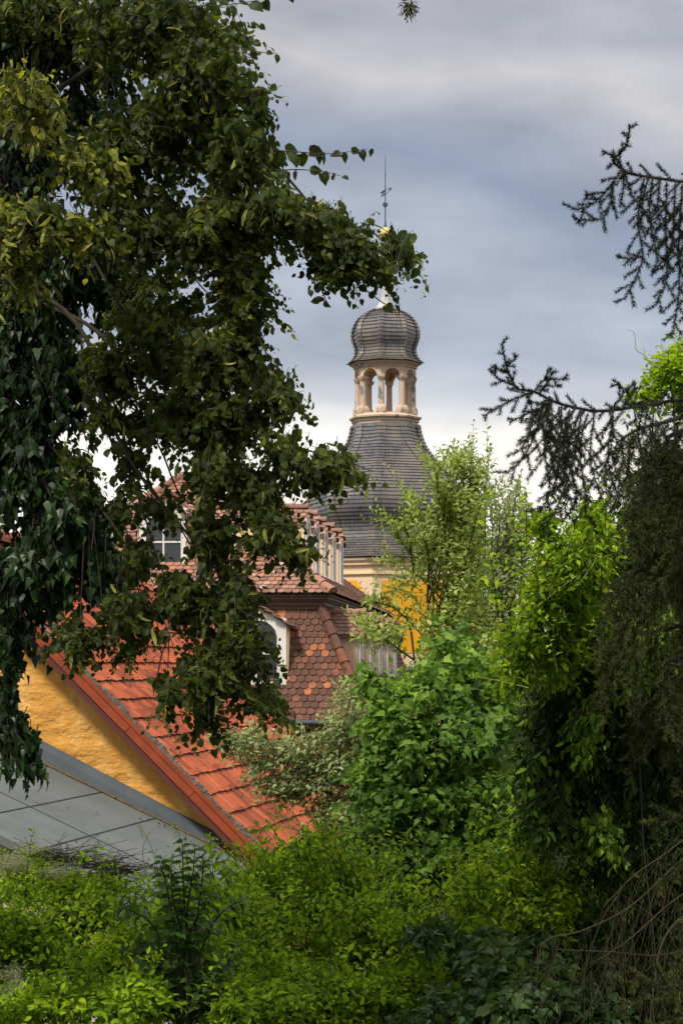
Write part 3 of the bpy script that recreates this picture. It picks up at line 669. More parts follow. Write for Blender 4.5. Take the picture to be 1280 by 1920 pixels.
def dormer(Pf, out, side, wdt, zb, ze, zr, depth, ov, kind, mat_wall, seed, tilem='tile_moss', name='dormer', frame_w=.16):
    """Pf: centre of the front plane at z=0 ref; out: outward; side: along the front; heights relative to Pf"""
    h = wdt/2; mbw = MB()
    def Q(s, z, o=0): return Pf+side*s+out*o+zz*z
    mbw.extr([Q(-h, zb), Q(h, zb), Q(h, ze), Q(0, zr-.02), Q(-h, ze)], out*-depth)
    o = mbw.build(name, mat_wall, house)
    # roof planes
    rf = MB(); sl = math.hypot(h+ov, (zr-ze)*(h+ov)/h); rise = (zr-ze)/h
    for s_ in (-1, 1):
        base = Q(s_*(h+ov), zr-rise*(h+ov)+.03, ov)
        V_ = nrm(-s_*side+rise*zz)
        if s_ == 1: Ub = -out; O_ = base
        else: Ub = out; O_ = base-out*(depth+ov)
        if np.dot(np.cross(Ub, V_), zz) < 0: Ub = -Ub; O_ = base if np.dot(Ub, out) < 0 else base-out*(depth+ov)
        rf.box(base-zz*.035, -out*(depth+ov), V_*sl, zz*.03, .3)
        tile_slope(rf, O_, Ub, V_, depth+ov, sl, wd=.18, ex=.15, seed=seed+s_)
    ridge_tiles(rf, Q(0, zr+.03, ov), Q(0, zr+.03, -depth), .10, .34, seed)
    rf.build('dormer_roof', M[tilem], o)
    # window surround, arch pane
    fw = h-.04; top = ze-.02; bot = zb+.12
    fr = MB(); pane_h = fw-frame_w
    zsill = bot+.1; zspr = ze-frame_w*.6 if kind == 'flat' else ze-pane_h*.55
    A = [(pane_h*math.cos(t), zspr+pane_h*.8*math.sin(t)) for t in np.linspace(math.pi, 0, 9)]
    outer = [(-fw, max(zspr, zspr)), ] 
    def O2(i):
        t = math.pi-math.pi*i/8; return (fw*math.cos(t)/max(abs(math.cos(t)), abs(math.sin(t))*1.0), zspr+min(fw*math.sin(t)/max(abs(math.cos(t)), abs(math.sin(t)))*1.0, zr-zspr-.12-abs(fw*math.cos(t))*rise*.6))
    for i in range(8):
        p0, p1, e1, e0 = A[i], A[i+1], O2(i+1), O2(i)
        fr.hexa([Q(*p0, .005), Q(*p1, .005), Q(*e1, .005), Q(*e0, .005), Q(*p0, .05), Q(*p1, .05), Q(*e1, .05), Q(*e0, .05)])
    for s_ in (-1, 1):
        x0, x1 = (s_*pane_h, s_*fw)
        fr.hexa([Q(x0, zsill, .005), Q(x1, zsill, .005), Q(x1, zspr, .005), Q(x0, zspr, .005), Q(x0, zsill, .05), Q(x1, zsill, .05), Q(x1, zspr, .05), Q(x0, zspr, .05)])
    fr.hexa([Q(-fw, bot, .005), Q(fw, bot, .005), Q(fw, zsill, .005), Q(-fw, zsill, .005), Q(-fw, bot, .07), Q(fw, bot, .07), Q(fw, zsill, .07), Q(-fw, zsill, .07)])
    fr.box(Q(-.02, zsill, .012), side*.04, out*.02, zz*(zspr-zsill+pane_h*.7)); fr.box(Q(-pane_h, (zsill+zspr)/2+.1, .014), side*2*pane_h, out*.02, zz*.04)
    fr.build('window_frame', M['white_wood'], o)
    pn = MB(); pn.extr([Q(-pane_h, zsill, .002)]+[Q(pane_h, zsill, .002)]+[Q(x, z, .002) for x, z in A[::-1]], out*.006); pn.build('pane', M['dark_glass'], o)
    # cheek facing boards (white strips at the front corners)
    return o
for i, Yd in enumerate((51.5, 53.8, 56.2, 58.55, 60.95)):
    dd = (Yd-50)*1.0
    dormer(H(.8, dd+.55, 0), u1, w1, 1.1, .45, 1.75, 2.14, 2.4, .05, 'arch', M['plaster_peach'], 20+i, frame_w=.30)
for i, Yd in enumerate((51.2, 54.6, 58.0, 61.4, 64.8)):
    dormer(H(-.52, (Yd-50)+.55, -2.6), u1, w1, 1.15, .0, 1.72, 2.16, 1.3, .16, 'arch', M['plaster_peach'], 40+i, frame_w=.32)
cf = C0-u1*((622-318)/80.); dormer(H(4.15, 1.0, 0), -w1, u1, 1.25, .5, 1.85, 2.45, 2.6, .12, 'arch', M['plaster_peach'], 61)
dormer(H(6.6, 1.0, 0), -w1, u1, 1.25, .5, 1.85, 2.45, 2.6, .12, 'arch', M['plaster_peach'], 63)
for ax in (1.72, 4.6, 7.2):
    dormer(H(ax, -.50, -2.6), -w1, u1, 1.5, .35, 1.85, 2.32, 1.2, .12, 'arch', M['plaster_peach'], 70+int(ax), frame_w=.22)

# ================================================================== YELLOW GABLED HOUSE
b2 = math.atan(.1775); u2 = np.array([math.cos(b2), -math.sin(b2), 0]); w2 = np.array([math.sin(b2), math.cos(b2), 0])
E0 = pt(492, 1603, 25)
def G(a, d, z): return E0-a*u2+d*w2+z*zz
RW, RH, RL = 3.9, 3.81, 7.9
yh = empty('gabled_house', G(RW, 4, -E0[2]), 'yellow stucco house with steep orange red ribbed tile roof above the grey lean-to', 'house')
k_ = RH/RW
# walls
ov_ = .28
mb = MB(); zc = .35*k_-.14
mb.extr([G(.35, ov_, -E0[2]), G(2*RW-.35, ov_, -E0[2]), G(2*RW-.35, ov_, zc), G(RW, ov_, RH-.14), G(.35, ov_, zc)][::-1], w2*(RL-2*ov_)); mb.build('wall', M['stucco'], yh)
# ribbed tile courses
sl_dir = nrm(u2*RW-zz*RH); nrm_r = nrm(u2*RH+zz*RW); SL = math.hypot(RW, RH)
mb = MB(); ncourse = 17; cl_ = SL/ncourse; nxs = 400
rngt = np.random.default_rng(3)
for side_ in (1, -1):
    uu = u2*side_; sd_ = nrm(uu*RW-zz*RH); nr_ = nrm(uu*RH+zz*RW); top = G(RW, 0, RH)
    for c in range(ncourse):
        dd = np.linspace(.02, RL, nxs if side_ == 1 else 60)
        lift = .006*np.sin(dd*2*np.pi/.30+c*.6)+.0035*rngt.normal(size=len(dd))
        wv = .007*np.abs(np.sin(dd*np.pi/.06))
        rows = []
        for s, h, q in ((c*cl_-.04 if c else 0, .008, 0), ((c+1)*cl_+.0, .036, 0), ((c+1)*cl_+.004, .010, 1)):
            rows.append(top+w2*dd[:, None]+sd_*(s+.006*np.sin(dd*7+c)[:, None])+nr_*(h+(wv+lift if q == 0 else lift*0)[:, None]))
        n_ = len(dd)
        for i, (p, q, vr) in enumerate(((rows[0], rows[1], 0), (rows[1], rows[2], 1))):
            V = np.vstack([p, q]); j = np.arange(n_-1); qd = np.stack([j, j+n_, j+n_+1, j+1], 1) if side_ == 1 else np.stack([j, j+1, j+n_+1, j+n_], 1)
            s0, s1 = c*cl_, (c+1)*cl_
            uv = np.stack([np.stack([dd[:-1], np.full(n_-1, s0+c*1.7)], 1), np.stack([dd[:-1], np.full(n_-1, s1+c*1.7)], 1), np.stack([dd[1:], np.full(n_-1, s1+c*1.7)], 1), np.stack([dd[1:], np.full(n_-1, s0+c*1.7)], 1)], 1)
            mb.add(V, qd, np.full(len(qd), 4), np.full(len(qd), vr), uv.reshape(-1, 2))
    # boarding beneath
    mb.box(top-nr_*.02, w2*RL, sd_*SL, -nr_*.03, 1)
roof = mb.build('roof', M['red_tile'], yh)
mb = MB(); ridge_tiles(mb, G(RW, 0, RH+.02), G(RW, RL, RH+.02), .13, .4, 3); mb.build('ridge_tiles', M['red_trim'], roof)
# bargeboard (front verge), darker fascia beneath, rough mortar strip on the verge
for s_ in (1, -1):
    uu = u2*s_; sd_ = nrm(uu*RW-zz*RH); nr_ = nrm(uu*RH+zz*RW); top = G(RW, 0, RH)
    mb = MB()
    for i in range(5):
        a = SL*i/5+.004; b = SL*(i+1)/5-.004
        mb.box(top+sd_*a-w2*.03-nr_*.135, sd_*(b-a), w2*.045, nr_*.15)
    mb.box(top-w2*.045-nr_*.03, sd_*SL, w2*.014, nr_*.05)
    mb.build('bargeboard', M['red_trim'], yh)
    mb = MB(); mb.box(top-w2*.008-nr_*.215, sd_*(SL-.02), w2*.03, nr_*.078); mb.box(top+w2*.03-nr_*.10, sd_*(SL-.02), w2*(ov_-.03), nr_*.02); mb.build('fascia', M['dark_trim'], yh)
    mb = MB(); n_ = 260; rg = np.random.default_rng(8); s = np.linspace(0, SL, n_)
    h1 = .03+.018*rg.random(n_)+.012*np.sin(s*9); wd_ = .045+.035*rg.random(n_)+.02*np.sin(s*5+1); of = .012*rg.normal(size=n_)
    A = top+sd_*s[:, None]+w2*(-.035+0*s)[:, None]+nr_*.015; B = A+nr_*(h1[:, None]); Cc = top+sd_*s[:, None]+w2*(wd_)[:, None]+nr_*(h1*1.15+.005)[:, None]; D = top+sd_*s[:, None]+w2*(wd_+.02)[:, None]+nr_*.01
    for p, q in ((A, B), (B, Cc), (Cc, D)):
        j = np.arange(n_-1); qd = np.stack([j, j+1, j+n_+1, j+n_], 1); mb.add(np.vstack([p, q]), qd, np.full(n_-1, 4))
    mb.build('verge_mortar', M['mortar'], yh)
    mb = MB(); mb.box(G(RW, 0, RH)+sd_*(SL-.005)-nr_*.16-w2*.03, nr_*.2, w2*(RL+.03), sd_*.03); mb.build('eaves_board', M['red_trim'], yh)
# purlin ends under the verge
def on_g(px, py, d):
    # point of the plane d metres behind the gable verge seen at px, py
    o = np.array([0, 0, CZ]); r = np.array([(px-640)/F, 1, (1250-py)/F]); P0 = G(0, d, 0); t = np.dot(P0-o, w2)/np.dot(r, w2); return o+r*t
for px, py in ((101, 1232), (426, 1568)):
    p = on_g(px, py, .03); mb = MB(); mb.box(p-u2*.062-zz*.09, u2*.125, w2*(ov_+.1), zz*.17); mb.build('purlin_end', M['purlin'], yh)

# ================================================================== GREY LEAN-TO
A0 = on_g(105, 1440, ov_); A1 = on_g(415, 1590, ov_); sdir = (A1-A0)/np.dot(A1-A0, u2)     # per metre to the right
A0 = A0-sdir*3.0; nlen = 6.5; dep = 4.6
P00, P01 = A0-w2*.12, A0+sdir*(np.dot(A1-A0, u2)+.55)-w2*.12
lt = empty('lean_to', (P00+P01)/2*[1, 1, 0]-w2*2, 'lean-to with grey bitumen sheet roof against the yellow gable wall', 'shed')
mb = MB(); n3 = nrm(np.cross(P01-P00, -w2)); n3 = n3 if n3[2] > 0 else -n3
mb.hexa([P00-n3*.08, P01-n3*.08, P01-w2*dep-n3*.08, P00-w2*dep-n3*.08, P00, P01, P01-w2*dep, P00-w2*dep]); lr = mb.build('roof', M['bitumen'], lt)
L3 = np.linalg.norm(P01-P00); e3 = (P01-P00)/L3
def onroof(px, py):
    o = np.array([0, 0, CZ]); r = np.array([(px-640)/F, 1, (1250-py)/F]); t = np.dot(P00-o, n3)/np.dot(r, n3); q = o+r*t-P00; return np.dot(q, e3), np.dot(q, -w2)
s0, t0 = onroof(65, 1512); _, t1 = onroof(255, 1615); tm_ = (t0+t1)/2
c1, c2 = onroof(95, 1505)[0], onroof(196, 1560)[0]; stp = c2-c1
def seam(a, b, w=.007): 
    d = nrm(b-a); x = np.cross(n3, d)*w; mbs.box(a-x+n3*.001, b-a, 2*x, n3*.006)
mbs = MB()
for t in (tm_,): seam(P00-w2*t, P01-w2*t)
for kx in range(-4, 6):
    c = c1+stp*kx
    if 0 < c < L3: seam(P00+e3*c, P00+e3*c-w2*dep)
mbs.build('seam', M['bitumen_seam'], lr)
lf_ = MB(); rg = np.random.default_rng(77); n_ = 130
a_ = rg.random(n_)*L3; b_ = np.where(rg.random(n_) < .5, rg.random(n_)**2*.5, rg.random(n_)*dep); Pl = P00+e3*a_[:, None]-w2*b_[:, None]+n3*.008
lf_.inst((np.array([(0, 0, 0), (.3, .4, .08), (0, 1, .15), (-.3, .45, .02)]), [[0, 1, 2, 3]]), frames(rg.normal(size=(n_, 3))*[1, 1, .1], np.repeat(n3[None], n_, 0)+rg.normal(size=(n_, 3))*.2)*(.045*rg.uniform(.5, 1.2, n_))[:, None, None], Pl)
lf_.build('fallen_leaves', M['dead'], lr)
# flashing leaning against the wall
mb = MB(); W0, W1 = A0+zz*.02-w2*.10, P01+w2*.12+zz*.02-w2*.10
W1 = on_g(424, 1592, ov_)-w2*.10; hh = .36
mb.hexa([W0, W1, W1-w2*.03, W0-w2*.03, W0+zz*hh+w2*.09, W1+zz*(.14)+w2*.09, W1+zz*.13+w2*.05, W0+zz*(hh-.01)+w2*.05]); mb.build('flashing', M['flash'], lt)
mb = MB(); rg = np.random.default_rng(5); s = np.linspace(0, 1, 220); Bm = W0+(W1-W0)*s[:, None]-w2*.05
sm = np.convolve(rg.random(232), np.ones(13)/13, 'valid')
mb.tube(Bm, .004+.05*np.abs(sm-.42)+.005*rg.random(220), 5); mb.build('moss_strip', M['moss'], lt)
mb = MB(); q0 = P00-w2*(dep-.3)-n3*.1; q1 = P01-w2*(dep-.3)-n3*.1
mb.hexa([q0*[1, 1, 0], q1*[1, 1, 0], (q1+w2*.2)*[1, 1, 0], (q0+w2*.2)*[1, 1, 0], q0, q1, q1+w2*.2, q0+w2*.2])
q2 = P01-e3*.2-w2*(dep-.52)-n3*.1; q3 = P01-e3*.2-n3*.1
mb.hexa([q2*[1, 1, 0], (q2+e3*.15)*[1, 1, 0], (q3+e3*.15)*[1, 1, 0], q3*[1, 1, 0], q2, q2+e3*.15, q3+e3*.15, q3]); mb.build('wall', M['plaster_cream'], lt)

# ================================================================== VEGETATION
def leafy_path(rng, leaf, stem, path, n, tm, size, r0=.004, r1=.0012, droop=.2, open_=1.0, up=.6, vb=0., t0=.1, taper=.35, face=0.):
    P = smooth_path(path, 14)
    if stem is not None: stem.tube(P, np.linspace(r0, r1, len(P)), 4)
    s = np.linspace(0, 1, len(P)); t = np.linspace(t0, 1, n)
    Q = np.stack([np.interp(t, s, P[:, i]) for i in range(3)], 1); D = nrm(np.gradient(P, axis=0)); D = np.stack([np.interp(t, s, D[:, i]) for i in range(3)], 1)
    ph = np.arange(n)*2.4+rng.random()*6
    A = nrm(np.cross(D, [.1, 1, .2])); B = np.cross(D, A); sd = A*np.cos(ph)[:, None]+B*np.sin(ph)[:, None]
    tt = D*.6+sd*open_+[0, 0, -droop]+rng.normal(size=Q.shape)*.15
    nn = D*.5-sd*.2+np.array([0, -.3-face, up])+rng.normal(size=Q.shape)*.35
    put_leaves(leaf, rng, tm, Q+nrm(tt)*size*.15, tt, nn, size*rng.uniform(.7, 1.15, n)*(1-taper*t**2), np.clip(rng.random(n)*.7+vb, 0, 1))
def fruit(rng, br, fr, pts, n, bs=.06, fs=.007):
    """pale narrow bract with a hanging bunch of little round fruits"""
    k = rng.integers(0, len(pts), n); P = pts[k]+rng.normal(size=(n, 3))*.02
    t = rng.normal(size=(n, 3))*.6+[0, 0, -.7]; put_leaves(br, rng, T_BRACT, P, t, rng.normal(size=(n, 3))+[0, -.3, .3], bs*rng.uniform(.7, 1.2, n), rng.random(n))
    T = nrm(t); m = 5; Q = np.repeat(P+T*bs*.9, m, 0)+rng.normal(size=(n*m, 3))*.014+[0, 0, -.015]
    I = np.repeat(np.eye(3)[None], n*m, 0)*(fs*rng.uniform(.7, 1.2, n*m))[:, None, None]; fr.inst(T_BALL, I, Q, rng.random(n*m))

# ------------------------------------------------------------------ linden
rng = np.random.default_rng(11)
LB = pt(-330, 1250, 10.3); LB[2] = ground_z(LB[0], LB[1])
lin = empty('linden_tree', LB, 'large linden tree with drooping branches and heart shaped leaves filling the upper left', 'tree')
leaf, stem, br, fr = MB(), MB(), MB(), MB()
LC = [(200, 700, 70, 70, 9.5, .3, 50), (210, 790, 50, 30, 9.5, .3, 20), (270, 1050, 50, 40, 9.4, .3, 18), (225, 960, 30, 20, 9.5, .2, 6), (90, 20, 100, 50, 9.6, .3, 50), (215, 320, 80, 120, 9.5, .4, 70), (300, 60, 190, 90, 9.2, .5, 150), (390, 150, 110, 80, 9.0, .4, 90), (480, 190, 45, 30, 8.8, .2, 16), (330, 250, 150, 110, 9.3, .5, 130), (120, 60, 150, 80, 9.6, .4, 50),
      (450, 300, 90, 80, 9, .4, 75), (525, 400, 75, 52, 8.9, .35, 56), (618, 440, 82, 40, 8.8, .3, 54), (672, 495, 70, 34, 8.8, .25, 40), (752, 470, 32, 32, 8.8, .15, 12), (615, 500, 45, 32, 8.8, .2, 14),
      (430, 440, 110, 90, 9.2, .5, 120, .1), (300, 430, 120, 90, 9.4, .5, 80), (455, 560, 65, 80, 9.2, .4, 90, .12), (400, 680, 100, 90, 9.2, .4, 100, .05), (470, 660, 30, 50, 9.1, .2, 14),
      (520, 745, 52, 35, 9, .25, 32), (300, 620, 120, 120, 9.5, .5, 100), (430, 790, 80, 60, 9.2, .35, 66), (540, 858, 55, 26, 9, .25, 28), (622, 878, 70, 24, 8.9, .22, 36),
      (330, 790, 110, 80, 9.4, .5, 70), (410, 890, 90, 55, 9.2, .4, 60), (490, 930, 60, 40, 9.1, .3, 34), (510, 1000, 60, 50, 9, .3, 42), (560, 1045, 26, 24, 9, .15, 9), (400, 1010, 65, 70, 9.2, .35, 42),
      (300, 960, 50, 50, 9.4, .3, 12), (250, 870, 45, 50, 9.5, .3, 14), (350, 1130, 80, 70, 9.2, .35, 52), (440, 1120, 60, 70, 9.1, .3, 56), (460, 1210, 50, 60, 9, .25, 44), (500, 1318, 48, 24, 9, .2, 22),
      (400, 1260, 85, 70, 9.1, .3, 76), (320, 1300, 34, 36, 9.1, .2, 12), (390, 1345, 40, 20, 9.1, .15, 10), (240, 1160, 70, 60, 9.3, .3, 40), (150, 1200, 60, 42, 9.3, .25, 32), (240, 1225, 30, 18, 9.3, .1, 6), (140, 880, 50, 60, 9.5, .3, 14),
      (50, 190, 75, 70, 8.6, .25, 40, .25), (60, 420, 100, 46, 8.6, .25, 44, .24), (170, 310, 90, 30, 8.6, .2, 24, .28), (180, 440, 60, 26, 8.6, .2, 14, .2), (30, 500, 50, 40, 8.6, .2, 16, .2)]
LC = [(c[0], c[1]-8)+tuple(c[2:6])+(int(c[6]*1.32),)+tuple(c[7:]) for c in LC]
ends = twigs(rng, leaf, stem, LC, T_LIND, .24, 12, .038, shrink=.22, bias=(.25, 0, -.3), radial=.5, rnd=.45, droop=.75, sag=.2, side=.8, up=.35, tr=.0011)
fruit(rng, br, fr, ends[ends[:, 2] < 40], 1900)
bright = ends[(ends[:, 1] < 8.95) & (ends[:, 0] < -1)]; fruit(rng, br, fr, bright, 420, .07)
for p, n, sz in (([(500, 280), (560, 285), (620, 288), (690, 279)], 12, .068), ([(500, 320), (560, 318), (605, 322), (640, 330)], 6, .062), ([(350, 12), (410, 10), (470, 3), (540, -14)], 9, .075), ([(420, 80), (470, 95), (520, 100)], 5, .05),
                 ([(590, 520), (610, 560), (600, 565)], 3, .05), ([(680, 540), (730, 575), (745, 565)], 4, .05)):
    leafy_path(rng, leaf, stem, pp(p, 8.8), n, T_LIND, sz*.92, .003, .0012, .6, .75, .5, face=1.0)
hb, hf = MB(), MB(); hb.tube(smooth_path(pp([(100, -420, 9.9), (380, -430, 9.3), (640, -380), (760, -230), (775, -60), (773, -20), (770, 8)], 8.8), 40), .0022, 4)
twigs(rng, hb, hb, [(769, 12, 16, 16, 8.8, .04, 12)], T_BRACT, .05, 5, .035, tr=.0008)
twigs(rng, hf, None, [(769, 14, 18, 16, 8.8, .04, 14)], [T_BALL], .04, 6, .010, tr=0)
hb = hb.build('hanging_twig', M['fruit'], lin); hf.build('fruit', M['fruit'], hb)
L_BR = [([(-210, 340), (-60, 300), (120, 160), (300, 60), (380, 130), (440, 215), (500, 290), (545, 340), (600, 400), (680, 450)], .028, .006), ([(-240, 560), (-40, 520), (90, 560), (165, 640), (205, 780), (255, 880), (330, 975), (400, 1060), (440, 1120)], .03, .006),
        ([(60, 560), (180, 620), (290, 745), (400, 840), (450, 900), (500, 960)], .022, .005), ([(250, 620), (380, 680), (450, 740), (500, 800), (560, 838), (640, 862), (700, 884)], .016, .004),
        ([(100, 840), (175, 935), (230, 1010), (262, 1085), (310, 1170), (330, 1230)], .014, .003), ([(120, 120), (210, 225), (262, 380), (330, 470), (380, 540), (440, 590)], .014, .004),
        ([(150, 580), (160, 690), (210, 830), (262, 940), (300, 1060), (350, 1150), (390, 1240)], .014, .003), ([(30, 380), (130, 420), (220, 560), (330, 690), (400, 760), (430, 860)], .018, .004), ([(330, 975), (380, 1060), (440, 1150), (490, 1240), (520, 1320)], .008, .003),
        ([(200, 980), (198, 1035)], .005, .003), ([(182, 940), (172, 1030)], .005, .003), ([(240, 740), (300, 840), (340, 930), (400, 960), (460, 1000), (540, 1040)], .010, .003), ([(310, 1130), (350, 1200), (400, 1290), (430, 1340)], .006, .002),
        ]
brm = MB()
for p, r0, r1 in L_BR: limb(brm, pp(p, 9.7, -.7), r0*.5, r1*.6, 7, 30)
NODES = [q for p, _, _ in L_BR for q in smooth_path(pp(p, 9.7, -.7), 30)[2::3]]
for c in LC:
    e0 = pt(c[0], c[1], c[4]); j = min(NODES, key=lambda q: np.linalg.norm(q-e0)+.4*(q[0] > e0[0]))
    for _ in range(3):
        ee = e0+rng.normal(size=3)*np.array([c[2]*c[4]/F, .1, c[3]*c[4]/F])*.5; limb(brm, [j, (j+ee)/2+[0, 0, .05], ee], .0045, .0015, 4, 8)
brm.build('branch', M['bark_green'], lin)
TRk = MB(); tb = LB; limb(TRk, [tb, tb+[.1, 0, 1.5], pt(-260, 620, 10.2), pt(-190, 100, 10.1), pt(-160, -500, 10.1), pt(-130, -1100, 10.3)], .30, .12, 12, 30)
for p in ([(-190, 100), (-60, 20), (120, -60), (260, -260)], [(-220, 300), (-360, 0), (-560, -300)], [(-160, -500), (60, -700), (200, -1000)]): limb(TRk, pp(p, 10), .09, .03, 8, 14)
TRk.build('trunk', M['bark'], lin, True)
# crown above and beside the picture
twigs(rng, leaf, stem, [(-250, 0, 260, 300, 10.2, .9, 240), (-350, 600, 220, 300, 10.4, .9, 180), (60, -330, 300, 180, 10, .9, 200), (-150, -800, 450, 330, 10.4, 1.2, 280), (-400, 1050, 160, 150, 10.4, .6, 60)], T_LIND, .34, 8, .068, bias=(0, 0, -.3), droop=.7, tr=.002)
leaf.build('crown', M['linden'], lin); stem.build('twigs', M['twig'], lin); br.build('bracts', M['bract'], lin); fr.build('fruit', M['fruit'], lin)

# ------------------------------------------------------------------ ivy
rng = np.random.default_rng(12)
leaf, stem = MB(), MB(); IB = pt(-130, 1250, 9.9); IB[2] = ground_z(IB[0], IB[1])
ivy = empty('ivy', IB, 'dark ivy with pointed leaves hanging down the left edge to the grey roof', 'climbing plant')
IC = [(50, 60, 140, 120, 9.9, .3, 110), (140, 230, 80, 80, 9.9, .25, 55), (200, 120, 60, 70, 9.9, .2, 26), (40, 290, 110, 110, 10, .3, 90), (150, 490, 110, 90, 9.9, .3, 90), (40, 560, 90, 110, 9.8, .3, 90), (230, 560, 60, 70, 9.9, .2, 26),
      (90, 700, 110, 100, 9.8, .3, 105), (40, 850, 90, 120, 9.8, .3, 120), (130, 950, 90, 80, 9.7, .3, 80, .15), (110, 1040, 110, 80, 9.7, .3, 105, .12), (30, 1080, 60, 90, 9.7, .2, 60), (200, 1050, 46, 52, 9.7, .2, 24, .2), (30, 1190, 38, 45, 9.7, .15, 24),
      (14, 1290, 26, 55, 9.7, .12, 20), (26, 1370, 38, 40, 9.7, .12, 24, .1), (60, 1400, 34, 28, 9.7, .1, 12, .1), (-100, 600, 110, 700, 9.9, .4, 420), (-60, 1300, 70, 200, 9.8, .25, 90)]
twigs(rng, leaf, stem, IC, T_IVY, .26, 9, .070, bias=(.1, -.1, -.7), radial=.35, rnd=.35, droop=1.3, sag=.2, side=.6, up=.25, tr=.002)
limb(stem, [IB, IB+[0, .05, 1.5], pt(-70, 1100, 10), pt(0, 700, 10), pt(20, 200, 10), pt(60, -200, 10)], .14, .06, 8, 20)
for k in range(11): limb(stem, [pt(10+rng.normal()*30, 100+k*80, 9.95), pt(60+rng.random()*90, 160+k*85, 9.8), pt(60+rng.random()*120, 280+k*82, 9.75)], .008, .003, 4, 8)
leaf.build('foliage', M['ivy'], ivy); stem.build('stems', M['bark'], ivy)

# ------------------------------------------------------------------ spruces
class Spruce:
    def __init__(s, seed): s.rng = np.random.default_rng(seed); s.w = MB(); s.P = []; s.D = []; s.L = []
    def shoot(s, a, b, r=.0013, k=4):
        a, b = np.asarray(a), np.asarray(b); s.w.tube([a, (a+b)/2, b], [r, r*.8, r*.5], 3); s.P.append(a); s.D.append(b-a)
    def path(s, P, r0, r1):
        s.w.tube(P, np.linspace(r0, r1, len(P)), 5)
        for a, b in zip(P[:-1], P[1:]): s.P.append(a); s.D.append(b-a)
    def spray(s, P, side=.10, step=.045, t0=.15, down=.5, grow=1.):
        """side shoots left and right along a path"""
        rng = s.rng; seg = np.linalg.norm(np.diff(P, axis=0), axis=1); cum = np.concatenate([[0], np.cumsum(seg)]); L = cum[-1]
        for i, x in enumerate(np.arange(L*t0, L, step)):
            q = np.array([np.interp(x, cum, P[:, j]) for j in range(3)]); j = min(len(P)-2, np.searchsorted(cum, x)); j = max(j, 1); d = nrm(P[j]-P[j-1])
            sv = nrm(np.cross(d, [rng.normal()*.25, 1, rng.normal()*.25]))*(1 if i % 2 else -1)
            ln = side*rng.uniform(.5, 1.25)*(1-.55*x/L)*grow; s.shoot(q, q+nrm(d*.75+sv*.75+[0, rng.normal()*.35, -down*.4])*ln)
    def hang(s, a, ln, side=.10, sway=.1):
        rng = s.rng; n = max(5, int(ln/.05)); t = np.linspace(0, 1, n)
        sx_, sy_ = rng.normal()*sway, rng.normal()*sway; ph = rng.random()*6
        P = a+np.stack([sx_*ln*t+.02*np.sin(t*5+ph), sy_*ln*t, -ln*t], 1); s.path(P, .0022, .0009); s.spray(P, side, .04, .1, .6)
    def branch(s, P, r0, r1, hangs=0, h0=.2, h1=.5, a=.1, b=.95, side=.12):
        P = smooth_path(P, 24); s.path(P, r0, r1); s.spray(P, side, .04, .25, .2); rng = s.rng
        for t in np.linspace(a, b, hangs) if hangs else []:
            t = np.clip(t+rng.normal()*.01, 0, 1); q = P[int(t*(len(P)-1))]; s.hang(q+rng.normal(size=3)*.008, rng.uniform(h0, h1)*(1-.35*t), .11)
        return P
    def needles(s, mat, root, ln=.016, step=.0026, name='needles'):
        P = np.array(s.P); D = np.array(s.D); L = np.linalg.norm(D, axis=1); n = np.maximum(3, (L/step).astype(int)); k = np.repeat(np.arange(len(P)), n); rng = s.rng
        t = rng.random(len(k)); Q = P[k]+D[k]*t[:, None]; d = nrm(D)[k]; r = nrm(rng.normal(size=(len(k), 3))); r = nrm(r-(r*d).sum(1)[:, None]*d)
        td = d*.7+r*.8+[0, 0, .1]; mb = MB(); sh = rng.random(len(P))[k]*.55
        mb.inst(T_NEED, frames(td, rng.normal(size=(len(k), 3)))*(ln*rng.uniform(.75, 1.15, len(k)))[:, None, None], Q, np.clip(sh+rng.random(len(k))*.4, 0, 1)); mb.build(name, mat, root)
        print(name, len(k))
SB = pt(1420, 1250, 10.2); SB[2] = ground_z(SB[0], SB[1])
spr = empty('spruce', SB, 'old spruce at the right edge with long drooping twigs against the sky', 'tree')
s = Spruce(21)
s.branch(pp([(1420, 352), (1340, 352), (1280, 341), (1188, 327), (1165, 317), (1148, 301), (1160, 289), (1174, 270), (1180, 236)], 8.4, -.4), .007, .002, 0, side=.09)
for p, sd in (([(1165, 317), (1146, 345), (1122, 373), (1099, 388), (1078, 393)], .10), ([(1150, 340), (1142, 385), (1125, 410), (1077, 412)], .09), ([(1122, 373), (1100, 372), (1099, 360)], .03), ([(1152, 300), (1140, 288), (1129, 284)], .03), ([(1165, 317), (1168, 350), (1161, 388)], .05),
              ([(1172, 318), (1175, 340), (1188, 376)], .03), ([(1207, 331), (1195, 411), (1204, 481), (1188, 528), (1170, 560)], .12), ([(1222, 333), (1216, 400), (1222, 440), (1232, 490)], .10), ([(1204, 481), (1180, 485), (1156, 482)], .05), ([(1249, 341), (1247, 434), (1249, 519), (1226, 575)], .12),
              ([(1278, 345), (1272, 450), (1272, 548), (1258, 634)], .12), ([(1265, 343), (1262, 420), (1256, 470), (1240, 505)], .10), ([(1236, 338), (1232, 390), (1240, 430)], .09), ([(1300, 345), (1296, 450), (1290, 590)], .12), ([(1215, 332), (1205, 370), (1200, 430)], .07), ([(1285, 345), (1283, 440), (1268, 500)], .10)):
    P = smooth_path(pp(p, 8.1), 16); s.path(P, .0027, .0012); s.spray(P, sd, .034, .15, .4)
s.branch(pp([(1440, 750), (1330, 742), (1280, 748), (1141, 770), (1090, 767), (1038, 753), (1001, 734), (972, 730), (958, 711), (949, 688), (940, 645)], 8.4, -.4), .008, .002, 20, .22, .5, .06, .62, side=.08)
